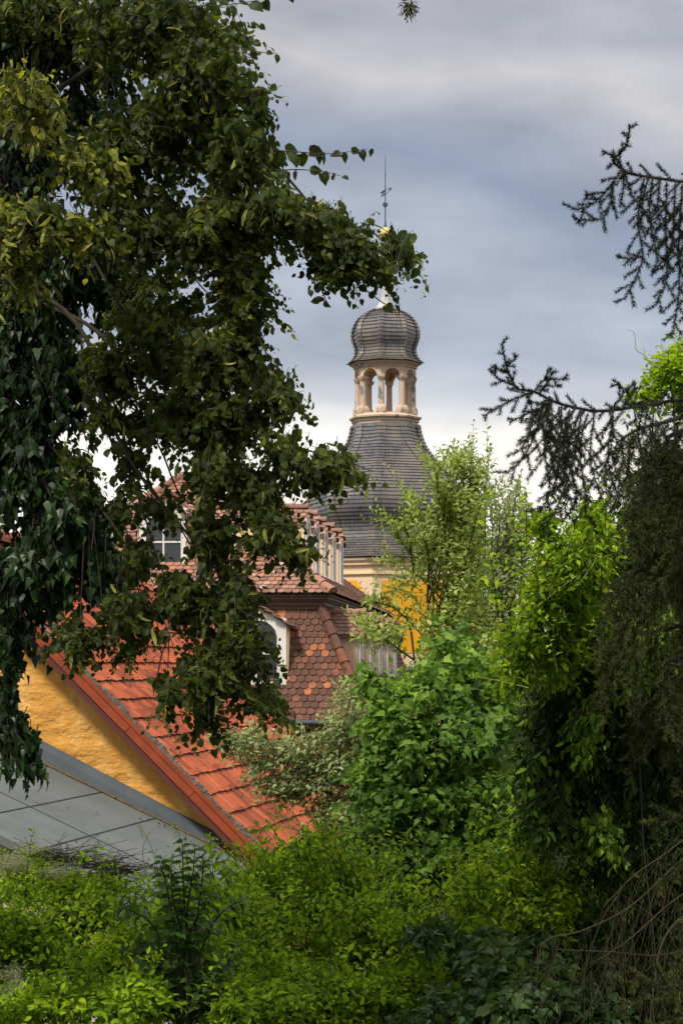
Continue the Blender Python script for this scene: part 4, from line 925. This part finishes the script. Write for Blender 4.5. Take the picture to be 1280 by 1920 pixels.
for p, sd in (([(1001, 734), (1020, 713), (1064, 711)], .09), ([(1010, 738), (1030, 712), (1032, 692)], .06), ([(1001, 734), (955, 752), (906, 780)], .09), ([(1038, 753), (990, 775), (955, 792)], .07), ([(965, 724), (935, 710), (918, 692)], .06), ([(949, 688), (965, 672), (967, 668)], .03), ([(952, 700), (930, 690), (921, 688)], .05),
              ([(1141, 770), (1168, 738), (1150, 712)], .07), ([(1165, 768), (1185, 735), (1188, 715)], .07), ([(1022, 748), (1000, 820), (975, 865), (950, 885)], .13), ([(1030, 755), (1020, 840), (1030, 920), (1010, 960)], .13), ([(1052, 760), (1048, 850), (1035, 930)], .12), ([(1090, 767), (1075, 860), (1040, 960), (1015, 985)], .13)):
    P = smooth_path(pp(p, 8.05), 16); s.path(P, .0027, .0012); s.spray(P, sd, .034, .15, .4)
s.needles(M['needle'], spr, .0185, .0006)
s.w.build('fine_branches', M['bark'], spr)
s = Spruce(22)    # the dense inner boughs
for i, (y0, Y, xl, hg, hl) in enumerate(((790, 9.0, 1075, 26, .7), (860, 9.4, 1090, 24, .7), (960, 9.6, 1110, 22, .7), (1060, 9.5, 1060, 22, .75), (1180, 9.8, 1040, 22, .7), (820, 8.6, 1150, 20, .75), (1000, 8.9, 1170, 18, .6), (1300, 10.0, 1100, 18, .6), (1240, 9.4, 1180, 14, .6))):
    s.branch(pp([(1450, y0-40), (1350, y0-30), (1250, y0), (xl+120, y0+15), (xl+80, y0+40)], Y), .014, .004, int(hg*.95), hl*.4, hl*.8, .15, .98, side=.12)
s.needles(M['needle_warm'], spr, .024, .0013, 'inner_needles'); s.w.build('inner_branches', M['bark'], spr)
s = Spruce(23)    # crown outside the picture, added to shade the right side
for i in range(26):
    y0 = -500+i*80; Y = 10.4+.8*math.sin(i*2.1); a = i*1.9
    tip = pt(1420, y0+60, 10.2)+np.array([abs(math.cos(a))*1.3+.05, math.sin(a)*1.6, 0])
    s.branch([pt(1420, y0, 10.2), (pt(1420, y0, 10.2)+tip)/2+[0, 0, .05], tip], .016, .004, 9, .3, .6, .25, .95, side=.16)
s.needles(M['needle'], spr, .022, .009, 'outer_needles'); s.w.build('outer_branches', M['bark'], spr)
mb = MB(); limb(mb, [SB, SB+[0, 0, 2], pt(1420, 700, 10.2), pt(1425, -300, 10.2), pt(1425, -1100, 10.2)], .24, .08, 12, 24); mb.build('trunk', M['bark'], spr, True)
# low spruce boughs with bare brown twigs
DB = pt(1340, 1800, 9.0); DB[2] = ground_z(DB[0], DB[1])
sp2 = empty('dying_spruce', DB, 'low half bare spruce boughs with brown hanging twigs in the bottom right corner', 'tree')
s = Spruce(24); dm = MB(); rng = s.rng
for p, r0 in (([(1360, 1560), (1280, 1610), (1180, 1700), (1090, 1745), (1020, 1765), (1006, 1830)], .007), ([(1360, 1700), (1280, 1720), (1240, 1770), (1225, 1850), (1215, 1940)], .012), ([(1340, 1640), (1260, 1690), (1180, 1760), (1120, 1800)], .006), ([(1360, 1760), (1240, 1790), (1150, 1785), (1040, 1780)], .005), ([(1370, 1500), (1260, 1590), (1190, 1640), (1130, 1700)], .006)):
    P = limb(dm, pp(p, 8.8, -.2), r0*.6, .0015, 5, 30)
    for k in range(2, len(P), 1):
        for _ in range(1):
            ln = rng.uniform(.12, .42); q = P[k]+rng.normal(size=3)*[.02, .1, .01]; dx = rng.normal()*.10
            m1 = q+[dx*.6, rng.normal()*.04, -ln*.45]; m2 = q+[dx-.02, rng.normal()*.05, -ln]; dm.tube(smooth_path([q, m1, m2], 6), .0010, 3)
            if rng.random() < .4: dm.tube([m1, m1+[rng.normal()*.05, rng.normal()*.04, -.09]], .001, 3)
for p, sd in (([(1340, 1560), (1300, 1540), (1258, 1528), (1215, 1545)], .13), ([(1330, 1530), (1290, 1500), (1262, 1470)], .05), ([(1330, 1600), (1280, 1625), (1235, 1660)], .12), ([(1300, 1830), (1250, 1870), (1200, 1875), (1155, 1895)], .12), ([(1260, 1850), (1215, 1840), (1165, 1845)], .09), ([(1320, 1900), (1250, 1920), (1180, 1935)], .12), ([(1330, 1660), (1290, 1700), (1270, 1760)], .10), ([(1300, 1780), (1270, 1820), (1262, 1880)], .1)):
    P = smooth_path(pp(p, 8.3), 14); s.path(P, .004, .002); s.spray(P, sd, .04, .1, .3)
s.needles(M['needle_warm'], sp2, .022, .0006); s.w.build('fine_branches', M['bark'], sp2); dm.build('dead_twigs', M['dead'], sp2)
mb = MB(); limb(mb, [DB, pt(1345, 1700, 9.0), pt(1350, 1450, 9.0)], .07, .03, 8, 12); mb.build('trunk', M['bark'], sp2, True)

# ------------------------------------------------------------------ bushes, vines
def slope(C, seed, k=.006):
    rg = np.random.default_rng(seed); out = []
    for c in C:      # the mass bulges forward towards its foot, in uneven cushions
        for _ in range(2):
            x = c[0]+rg.normal()*c[2]*.45; y = c[1]+rg.normal()*c[3]*.3; out.append((x, max(y, c[1]-c[3]*.4), c[2]*.62, c[3]*.66, c[4]-(c[1]-1630)*k+rg.normal()*.16, c[5]*.7, int(c[6]*.5), (c[7] if len(c) > 7 else 0)+rg.uniform(-.15, .22)))
    return out
def dens(C, k): return [tuple(c[:6])+(int(c[6]*k),)+tuple(c[7:]) for c in C]
def plant(name, label, cat, base, clumps, tm, mat, seed, L, nl, size, r0=.03, limbs=True, tendrils=(), stemmat='twig', sprigs=(), **kw):
    rng = np.random.default_rng(seed); b = pt(*base); b[2] = ground_z(b[0], b[1])
    o = empty(name, b, label, cat); leaf, stem = MB(), MB()
    e = twigs(rng, leaf, stem, clumps, tm, L, nl, size, **kw)
    for (x, y, Y, n_) in sprigs:
        for _ in range(n_):
            a = rng.uniform(-1.0, 1.0); q = pt(x+rng.normal()*60, y+rng.normal()*22, Y+rng.normal()*.15); ln = rng.uniform(.12, .36)
            d = np.array([math.sin(a), rng.normal()*.3-.3, math.cos(a)]); leafy_path(rng, leaf, stem, [q-d*ln*.3, q+d*ln*.4, q+d*ln+[math.sin(a)*.05, 0, -.04-.06*rng.random()]], int(ln*50)+3, tm, size*.95, .0025, .001, .2, .9, .6, rng.uniform(0, .4), .1, .5)
    wd = MB()
    if limbs: limbs_to(wd, rng, b+[0, .35, 0], [(c[0], c[1]+c[3]*.5, c[2], c[3], c[4]+.25, c[5]) for c in clumps], r0*.7)
    if wd.n: wd.build('stems', M['bark'], o)
    leaf.build('foliage', M[mat], o); 
    if stem.n: stem.build('twigs', M[stemmat], o)
    if tendrils:
        for p, Y in tendrils:
            td = MB(); P = smooth_path(pp(p, Y), 18); td.tube(P, np.linspace(.0028, .001, len(P)), 4); td.build('tendril', M['tendril'], o)
    return o, rng, e
def rand_tendrils(rng, spots, n, ln):
    out = []
    for i in range(n):
        x, y, Y = spots[rng.integers(len(spots))]; a = rng.uniform(-.9, .9); x += rng.normal()*50; y += rng.normal()*14; p = [(x, y)]
        for k in range(5): a += rng.normal()*.7; x += math.sin(a)*ln; y -= math.cos(a)*ln*.8; p.append((x, y))
        out.append((p, Y))
    return out
# willow, two-toned young tree right of the tower
WB = pt(815, 1400, 18); WB[2] = ground_z(WB[0], WB[1])
rng = np.random.default_rng(31); wl = empty('young_willow', WB, 'young willow with upright shoots in front of the tower wall', 'tree')
leaf, stem = MB(), MB()
for p in ([(800, 1150), (835, 1000), (850, 900), (843, 828)], [(820, 1150), (865, 1000), (880, 900), (884, 832)], [(800, 1120), (820, 980), (812, 900), (800, 860)], [(810, 1100), (790, 1000), (770, 945), (772, 930)], [(850, 1200), (800, 1080), (758, 1020), (740, 1000)],
          [(850, 1150), (790, 1085), (740, 1055), (706, 1046)], [(800, 1200), (740, 1140), (700, 1130), (680, 1125)], [(780, 1240), (720, 1200), (690, 1180), (676, 1150)], [(830, 1120), (845, 1000), (835, 940), (825, 900)], [(850, 1150), (880, 1000), (905, 920), (915, 840)], [(800, 1130), (800, 1030), (785, 970), (760, 985)],
          [(780, 1100), (765, 1000), (752, 990), (748, 985)], [(850, 1100), (862, 980), (868, 900), (862, 870)], [(840, 1050), (830, 960), (845, 890), (870, 850)], [(870, 1100), (890, 1000), (895, 920), (898, 880)]):
    P = pp(p, 18, .0); P = [q+rng.normal(size=3)*[0, .25, 0] for q in P]
    leafy_path(rng, leaf, stem, P, 60, T_OVAL, .062, .010, .002, -.3, .8, .4, 0, .1, .3)
    sp_ = smooth_path(P, 12)
    for k in range(3, 11):
        for _ in range(1 if P[-1][0] < pt(790, 0, 18)[0] else 2):
            d = nrm(np.array([rng.normal(), rng.normal(), rng.uniform(.2, 1.3)])); q = sp_[k]; leafy_path(rng, leaf, stem, [q, q+d*.12, q+d*rng.uniform(.2, .34)+[0, 0, .04]], 13, T_OVAL, .056, .003, .001, -.1, .8, .4, 0, .1, .3)
twigs(rng, leaf, stem, [(865, 1050, 60, 90, 18, .5, 110), (860, 1130, 50, 70, 18, .5, 60), (800, 1020, 40, 50, 18, .4, 30), (870, 960, 40, 60, 18, .4, 50), (735, 1190, 50, 30, 17.8, .3, 16), (765, 1110, 50, 50, 18, .3, 16), (800, 1170, 40, 40, 18, .3, 24), (880, 1180, 70, 90, 18, .6, 140), (690, 1180, 30, 50, 17.6, .2, 12), (835, 1250, 70, 35, 18, .5, 70)], T_OVAL, .3, 10, .058, bias=(0, 0, .6), droop=-.1, sag=0, tr=.0025)
for p in ([(815, 1400), (810, 1250), (820, 1100), (840, 950), (845, 850)], [(815, 1400), (830, 1250), (865, 1080), (882, 900)], [(815, 1400), (840, 1240), (820, 1100), (775, 1000)], [(815, 1400), (780, 1270), (720, 1190), (690, 1150)]):
    P = pp(p, 18); P[0] = WB; limb(stem, [WB]+P[1:], .015, .003, 6, 20)
leaf.build('foliage', M['willow'], wl); stem.build('stems', M['twig'], wl)
GW = pt(940, 1400, 20); GW[2] = ground_z(GW[0], GW[1])
rng = np.random.default_rng(32); gw = empty('silver_willow', GW, 'pale grey green willow against the bright sky, left of the drooping spruce', 'tree')
leaf, stem = MB(), MB()
for i in range(30):
    x = 885+i*4.6+rng.normal()*5; top = 862+abs(x-930)*.75+rng.uniform(0, 70); x1 = x+rng.normal()*15
    P = [q+[0, rng.normal()*.3, 0] for q in pp([(x*.6+380, 1200), (x*.9+92, 1080), (x, 980), (x1, top)], 20)]
    leafy_path(rng, leaf, stem, P, 62, T_OVAL, .066, .008, .0015, -.3, .75, .4, 0, .15, .3)
twigs(rng, leaf, stem, [(930, 1100, 70, 90, 20, .5, 130), (900, 1180, 90, 70, 20, .5, 130), (960, 1010, 40, 60, 20, .4, 40), (930, 1260, 90, 60, 20, .5, 90)], T_OVAL, .34, 10, .062, bias=(0, 0, .7), droop=-.1, sag=0, tr=.0025)
limb(stem, [GW, pt(935, 1250, 20), pt(945, 1080, 20), pt(950, 930, 20)], .04, .008, 6, 16)
leaf.build('foliage', M['willow_grey'], gw); stem.build('stems', M['bark_green'], gw)
# grey-leaved sparse bush before the red roof
SC = [(470, 1390, 60, 45, 22, .3, 28), (560, 1400, 60, 50, 22, .4, 34), (640, 1360, 50, 60, 22, .4, 40), (620, 1440, 80, 55, 22, .4, 70), (540, 1470, 70, 40, 22, .3, 42), (660, 1300, 35, 40, 21.5, .3, 16), (690, 1400, 40, 80, 22, .3, 40), (420, 1385, 30, 24, 22, .2, 7), (640, 1520, 70, 45, 22, .4, 60), (500, 1430, 60, 40, 22, .3, 20)]
gb, rng, e = plant('grey_leaved_bush', 'loose grey green bush with arching stems before the lower corner of the red roof', 'bush', (680, 1600, 22), dens(SC, 2.0), T_OVAL, 'willow_grey', 33, .40, 10, .070, .018, limbs=False, bias=(-.7, 0, .35), radial=.2, droop=.1, sag=.25, tr=.003, stemmat='bark_green')
mb = MB()
for p in ([(720, 1560), (620, 1440), (540, 1400), (430, 1370)], [(700, 1580), (600, 1470), (500, 1430)], [(720, 1520), (640, 1410), (590, 1370), (540, 1350)], [(700, 1560), (640, 1500), (580, 1480), (530, 1500), (545, 1530)], [(710, 1500), (660, 1400), (650, 1330)]): limb(mb, pp(p, 22), .012, .003, 5, 16)
mb.build('arching_stems', M['bark_green'], gb)
# maple thicket, centre right
MC = [(720, 1330, 50, 60, 15.5, .4, 48, .1), (800, 1290, 80, 55, 15.6, .5, 80, .15), (880, 1260, 70, 60, 15.8, .5, 70, .15), (690, 1270, 30, 26, 15.4, .2, 10, .15), (760, 1400, 90, 80, 15.4, .5, 150), (870, 1380, 90, 90, 15.5, .6, 170), (940, 1330, 50, 70, 15.8, .5, 60), (760, 1500, 90, 80, 15.3, .5, 170), (880, 1500, 100, 90, 15.4, .6, 190),
      (700, 1480, 50, 70, 15.4, .4, 60), (800, 1600, 110, 80, 15.3, .6, 200), (690, 1590, 60, 60, 15.3, .4, 70), (920, 1600, 80, 70, 15.4, .6, 110), (740, 1670, 90, 40, 15, .4, 80), (830, 1200, 40, 30, 15.7, .3, 16, .1)]
plant('maple_thicket', 'dense mid green thicket of young maples with lobed leaves below the tower', 'bush', (820, 1750, 15.5), MC, T_MAPLE, 'maple', 34, .38, 8, .080, .03, bias=(-.1, -.1, .35), radial=.6, droop=.35, sag=.1, tr=.003, up=.9)
# bright vine over the spruce
rng0 = np.random.default_rng(3)
VC = [(1065, 1040, 50, 55, 10.6, .3, 90, .1), (1025, 1110, 50, 60, 10.6, .3, 90, .1), (980, 1190, 45, 60, 10.6, .3, 70, .05), (1080, 1130, 60, 60, 10.8, .3, 80), (1050, 1220, 70, 50, 10.8, .3, 70), (960, 1260, 30, 40, 10.5, .2, 24), (1020, 980, 30, 40, 10.6, .2, 20), (1110, 970, 40, 60, 10.8, .3, 40), (1100, 1030, 60, 70, 10.9, .3, 70)]
plant('climbing_vine', 'bright green climbing vine bulging over the spruce, right of the pale willow', 'climbing plant', (1040, 1800, 11), dens(VC, 1.4), T_OVAL, 'vine', 35, .22, 9, .050, .012, sprigs=[(1040, 1040, 10.4, 12), (1000, 1170, 10.4, 12), (1070, 1100, 10.4, 20), (1070, 1000, 10.4, 8)], limbs=False, bias=(-.2, -.2, -.3), radial=.5, droop=.6, tr=.002,
      tendrils=[([(1080, 1080), (1040, 1110), (990, 1150), (960, 1160)], 10.3), ([(1010, 1040), (970, 1050), (940, 1035)], 10.3), ([(1080, 1100), (1110, 1060), (1122, 1030)], 10.3), ([(990, 1290), (950, 1280), (900, 1270), (870, 1262)], 10.3), ([(960, 1340), (920, 1345), (890, 1330), (872, 1335)], 10.3)])
VT = [(1260, 690, 45, 32, 9.6, .25, 60, .2), (1290, 660, 40, 40, 9.6, .25, 50, .2), (1225, 735, 30, 22, 9.6, .2, 26, .15), (1290, 740, 50, 40, 9.8, .3, 50, .1), (1340, 700, 60, 80, 9.9, .3, 60), (1185, 745, 14, 12, 9.6, .1, 4)]
plant('vine_on_treetop', 'yellow green vine tuft against the sky at the right edge between two spruce boughs', 'climbing plant', (1400, 1250, 10), VT, T_OVAL, 'vine', 36, .18, 9, .042, .006, bias=(-.2, 0, .35), radial=.5, droop=.2, tr=.0016,
      tendrils=[([(1225, 690), (1205, 665), (1192, 655), (1188, 625), (1175, 618)], 9.5), ([(1235, 690), (1212, 672), (1205, 650)], 9.5), ([(1250, 670), (1238, 650), (1240, 640)], 9.5)])
VD = [(1180, 1230, 40, 60, 10.9, .2, 24, .5), (1130, 1200, 30, 40, 10.9, .2, 12, .5), (1100, 1350, 40, 60, 10.9, .2, 26, .5), (1250, 1180, 30, 50, 10.9, .2, 14, .45), (1130, 1560, 50, 50, 11, .2, 18, .4), (1090, 1740, 90, 70, 12.2, .4, 120), (1120, 1200, 90, 80, 11.3, .4, 110), (1200, 1200, 90, 110, 11.5, .4, 110), (1160, 1330, 110, 90, 11.4, .4, 120), (1080, 1300, 70, 60, 11.3, .4, 70), (1060, 1400, 70, 90, 11.3, .4, 110, .12), (1020, 1500, 60, 80, 11.2, .4, 100, .12), (1110, 1500, 90, 90, 11.5, .4, 90), (1250, 1300, 80, 120, 11.6, .4, 90), (1230, 1450, 90, 90, 11.6, .4, 60), (1020, 1330, 50, 50, 11.2, .3, 50), (1180, 1060, 110, 90, 11.4, .4, 90), (1300, 1100, 80, 200, 11.6, .4, 90), (1150, 1600, 100, 70, 11.6, .4, 70), (1000, 1420, 40, 60, 11.1, .3, 45, .15)]
plant('shade_painted_vine_curtain', 'dark curtain of vine leaves, shade painted into their colour, under the spruce at the right', 'climbing plant', (1150, 1850, 11.6), dens(VD, 1.3)+[(1180, 1150, 140, 130, 12.6, .4, 260), (1180, 1400, 160, 180, 12.8, .4, 420), (1230, 1650, 140, 160, 12.8, .4, 320), (1330, 1400, 90, 400, 12, .5, 260), (1150, 1850, 160, 120, 12.6, .4, 260), (1240, 1000, 110, 100, 12.2, .4, 160)], T_OVAL, 'vine_dark', 37, .26, 9, .062, .02, limbs=False, bias=(-.1, 0, -.6), radial=.3, droop=.8, tr=.002)
VR = [(1040, 1400, 40, 55, 11.0, .2, 50, .3), (1010, 1480, 42, 50, 11.1, .2, 60, .3), (1075, 1330, 30, 40, 11.0, .2, 24, .3), (1000, 1560, 45, 60, 11.8, .3, 80, .25), (960, 1640, 60, 50, 11.7, .3, 100, .25), (900, 1690, 60, 40, 11.6, .3, 80, .25), (1030, 1660, 60, 60, 11.8, .3, 110, .15), (980, 1730, 80, 50, 11.7, .3, 120, .1), (1060, 1580, 50, 60, 11.8, .3, 80, .1), (870, 1640, 30, 22, 11.6, .2, 14, .25)]
plant('vine_cascade', 'sunlit yellow green vine tumbling down in a slope right of the maple thicket', 'climbing plant', (1000, 1850, 11.7), slope(dens(VR, 1.6), 3, .003), T_OVAL, 'vine', 38, .24, 9, .055, .012, sprigs=[(960, 1620, 11.4, 30), (900, 1680, 11.3, 30), (1000, 1540, 11.5, 24), (980, 1720, 11.3, 30)], limbs=False, bias=(-.4, -.3, -.2), radial=.5, droop=.5, tr=.002, tendrils=[([(970, 1530), (950, 1540), (930, 1520), (945, 1508), (960, 1512)], 11.3), ([(960, 1610), (935, 1600), (915, 1590), (905, 1575)], 11.3), ([(880, 1630), (870, 1615), (855, 1610)], 11.3), ([(975, 1460), (950, 1455), (930, 1462)], 11.3)])
# lower hedges
HL_ = [(420, 1860, 70, 70, 12, .4, 110), (360, 1780, 90, 70, 12.1, .4, 110), (370, 1680, 60, 30, 12.3, .3, 40, .1), (40, 1660, 90, 55, 12.6, .4, 130, .15), (170, 1690, 100, 50, 12.5, .4, 150, .12), (60, 1760, 110, 60, 12.3, .5, 140), (200, 1790, 110, 70, 12.2, .5, 170), (310, 1720, 70, 60, 12.2, .4, 90, .05), (120, 1880, 150, 70, 12, .5, 170), (280, 1880, 100, 70, 11.9, .5, 130), (-80, 1750, 100, 140, 12.3, .5, 100), (60, 1617, 70, 14, 12.8, .3, 26, .1), (210, 1652, 60, 12, 12.8, .3, 20, .1), (400, 1700, 70, 40, 12.3, .4, 80, .1), (420, 1780, 60, 60, 12.1, .4, 80)]
rg = np.random.default_rng(9)
hv, rng, e = plant('vine_hedge', 'tangled fresh green vine hedge with cream flower heads in front of the grey roof', 'hedge', (150, 1990, 12.4), slope(dens(HL_, 1.8), 1)+[(60, 1800, 200, 110, 13.2, .4, 480), (300, 1820, 150, 100, 13.2, .4, 320), (20, 1890, 120, 60, 12.2, .3, 160)], T_OVAL, 'vine', 39, .22, 9, .054, .012, sprigs=[(40, 1660, 12.2, 16), (160, 1690, 12.1, 20), (290, 1690, 12, 22), (400, 1690, 12, 20), (80, 1740, 11.3, 24), (240, 1760, 11.2, 24), (400, 1800, 11.0, 24), (150, 1850, 10.6, 24), (330, 1870, 10.6, 14)], bias=(-.1, -.2, .3), radial=.5, droop=.2, tr=.0018, up=.8,
      tendrils=rand_tendrils(rg, [(40, 1640, 12), (150, 1670, 12), (250, 1690, 12), (330, 1680, 12), (100, 1740, 11.8), (250, 1780, 11.7), (400, 1700, 11.8)], 34, 11)+[([(300, 1650), (285, 1590), (270, 1560), (262, 1545)], 12), ([(275, 1640), (268, 1600), (275, 1570), (290, 1552)], 12), ([(268, 1570), (262, 1550), (258, 1548)], 12), ([(345, 1600), (348, 1560), (346, 1535)], 12), ([(130, 1610), (150, 1590), (168, 1572), (172, 1568)], 12)])
bl = MB(); twigs(rng, bl, None, [(15, 1618, 60, 24, 12.0, .12, 190), (60, 1592, 50, 10, 12.2, .1, 50), (20, 1830, 34, 40, 10.3, .1, 40), (110, 1630, 50, 14, 12.0, .1, 50)], T_BRACT, .09, 9, .02, tr=0, bias=(0, 0, .5), side=1.4); bl.build('flower_heads', M['blossom'], hv)
dt = MB()
for i in range(230):
    x = 60+rng.random()*200; y = 1597+(x-60)*.20+rng.normal()*5; a = pt(x, y, 12.25+rng.normal()*.1); dt.tube([a, a+rng.normal(size=3)*[.08, .06, .03], a+rng.normal(size=3)*[.14, .08, .05]], .0016, 3)
dt.build('dry_vines', M['dead'], hv)
HM = [(470, 1650, 60, 40, 13.2, .4, 85, .15), (560, 1620, 70, 45, 13.4, .4, 120, .2), (640, 1640, 60, 50, 13.3, .4, 100, .15), (530, 1710, 90, 60, 13, .4, 170, .05), (630, 1740, 70, 60, 13, .4, 110), (470, 1790, 70, 60, 12.8, .4, 100, .1), (560, 1800, 80, 70, 12.8, .4, 130, .12), (620, 1860, 90, 60, 12.6, .4, 150, .12), (500, 1890, 90, 60, 12.5, .4, 140), (590, 1580, 22, 12, 13.4, .2, 8, .2), (500, 1610, 18, 14, 13.2, .2, 6, .2), (700, 1700, 40, 60, 13, .4, 60)]
plant('vine_mound', 'light green vine mound at the bottom centre below the eaves of the red roof', 'climbing plant', (560, 1990, 13), slope(dens(HM, 1.7), 2)+[(560, 1800, 170, 120, 14, .4, 330), (600, 1680, 90, 60, 13.9, .3, 160), (480, 1680, 60, 40, 13.6, .3, 70)], T_OVAL, 'vine', 40, .24, 9, .055, .012, sprigs=[(480, 1640, 12.8, 30), (570, 1605, 12.9, 30), (650, 1630, 12.9, 30), (500, 1740, 12.0, 24), (640, 1740, 12.0, 24), (560, 1840, 11.4, 30), (650, 1900, 11, 20)], bias=(.1, -.2, .2), radial=.5, droop=.3, tr=.0018, up=.8,
      tendrils=rand_tendrils(rg, [(480, 1640, 12.8), (560, 1600, 13), (610, 1590, 13), (650, 1640, 12.9), (540, 1700, 12.5), (480, 1760, 12.4), (600, 1800, 12.3)], 32, 11)+[([(380, 1680), (430, 1740), (470, 1700), (480, 1740), (440, 1775), (380, 1772)], 12.2)])
HD = [(680, 1790, 60, 70, 13.6, .4, 120), (740, 1740, 70, 50, 13.7, .4, 110), (650, 1870, 60, 50, 13.4, .3, 70), (720, 1880, 60, 60, 13.3, .4, 90)]
plant('dark_creeper', 'dark green creeper with small overlapping leaves in the hollow at the bottom centre', 'climbing plant', (700, 1990, 13.6), dens(HD, 1.4), T_BROAD, 'creeper', 41, .22, 9, .052, .01, bias=(0, -.2, -.4), radial=.4, droop=.7, tr=.002)
HG = [(800, 1740, 80, 50, 12.4, .4, 100, .15), (820, 1830, 80, 60, 12.2, .4, 110, .15), (760, 1900, 70, 50, 12, .4, 90, .2), (870, 1760, 60, 50, 12.3, .4, 70), (880, 1850, 50, 50, 12.2, .3, 50)]
plant('vine_patch', 'yellow green vine patch with curling tendrils at the bottom, right of the dark hollow', 'climbing plant', (820, 1990, 12.3), slope(dens(HG, 1.6), 4, .003)+[(820, 1820, 120, 90, 13, .4, 200)], T_OVAL, 'vine', 42, .22, 9, .052, .01, sprigs=[(800, 1710, 12, 24), (830, 1800, 11.8, 30), (780, 1880, 11.6, 24)], bias=(-.1, -.2, .1), radial=.5, droop=.3, tr=.002, tendrils=[([(730, 1840), (722, 1815), (720, 1795), (715, 1815)], 11.8), ([(840, 1880), (800, 1850), (775, 1820), (772, 1780)], 11.8), ([(740, 1790), (700, 1740), (675, 1735), (690, 1750)], 11.8), ([(820, 1800), (830, 1785), (850, 1780), (845, 1795)], 11.8)]+rand_tendrils(rg, [(800, 1720, 12), (850, 1740, 12)], 8, 10))
IV = [(1000, 1790, 70, 50, 11.2, .3, 60, .1), (1090, 1800, 80, 60, 11.6, .4, 60), (930, 1800, 80, 40, 10.8, .3, 60, .3), (860, 1880, 80, 40, 10.5, .3, 70, .35), (960, 1880, 90, 50, 10.4, .3, 80, .35), (1030, 1850, 60, 60, 10.6, .3, 46, .25), (900, 1760, 60, 30, 11, .3, 30, .3), (800, 1750, 40, 24, 11.2, .2, 16, .3), (1100, 1900, 90, 50, 10.7, .3, 46), (800, 1920, 60, 30, 10.4, .2, 36, .3)]
plant('ivy_bush', 'dark ivy bush with broad glossy leaves left of the bare spruce twigs', 'bush', (950, 1960, 10.6), dens(IV, 1.3), T_BROAD, 'creeper', 43, .24, 7, .075, .012, bias=(-.3, -.2, .2), radial=.5, droop=.3, tr=.002, up=1.2)
# young broad-leaved shrub at the bottom left centre
QB = pt(345, 1990, 10.6); QB[2] = ground_z(QB[0], QB[1]); rng = np.random.default_rng(44)
qs = empty('lilac_shrub', QB, 'upright young lilac with dark heart shaped leaves in front of the grey roof corner', 'shrub'); leaf, stem = MB(), MB()
for p, n in (([(350, 1990), (352, 1800), (345, 1680), (342, 1575)], 26), ([(350, 1900), (365, 1760), (378, 1660), (382, 1610)], 18), ([(345, 1900), (330, 1760), (312, 1660), (298, 1612)], 18), ([(355, 1850), (395, 1740), (430, 1700), (455, 1690)], 14), ([(340, 1850), (290, 1740), (250, 1710), (225, 1700)], 14), ([(350, 1920), (320, 1830), (260, 1790), (230, 1780)], 14), ([(355, 1940), (400, 1840), (430, 1800), (440, 1770)], 14),
             ([(350, 1800), (352, 1700), (362, 1640), (366, 1590)], 14), ([(345, 1760), (325, 1690), (322, 1630)], 12), ([(350, 1760), (370, 1720), (400, 1680)], 9)):
    leafy_path(rng, leaf, stem, pp(p, 10.5), int(n*1.3), T_BROAD, .080, .007, .002, .25, 1.0, .9, .05, .25, .35)
twigs(rng, leaf, stem, [(340, 1760, 80, 60, 10.6, .2, 40), (350, 1860, 110, 70, 10.7, .25, 70)], T_BROAD, .22, 6, .062, bias=(0, 0, .4), tr=.002)
leaf.build('foliage', M['broad'], qs); stem.build('stems', M['bark_green'], qs)
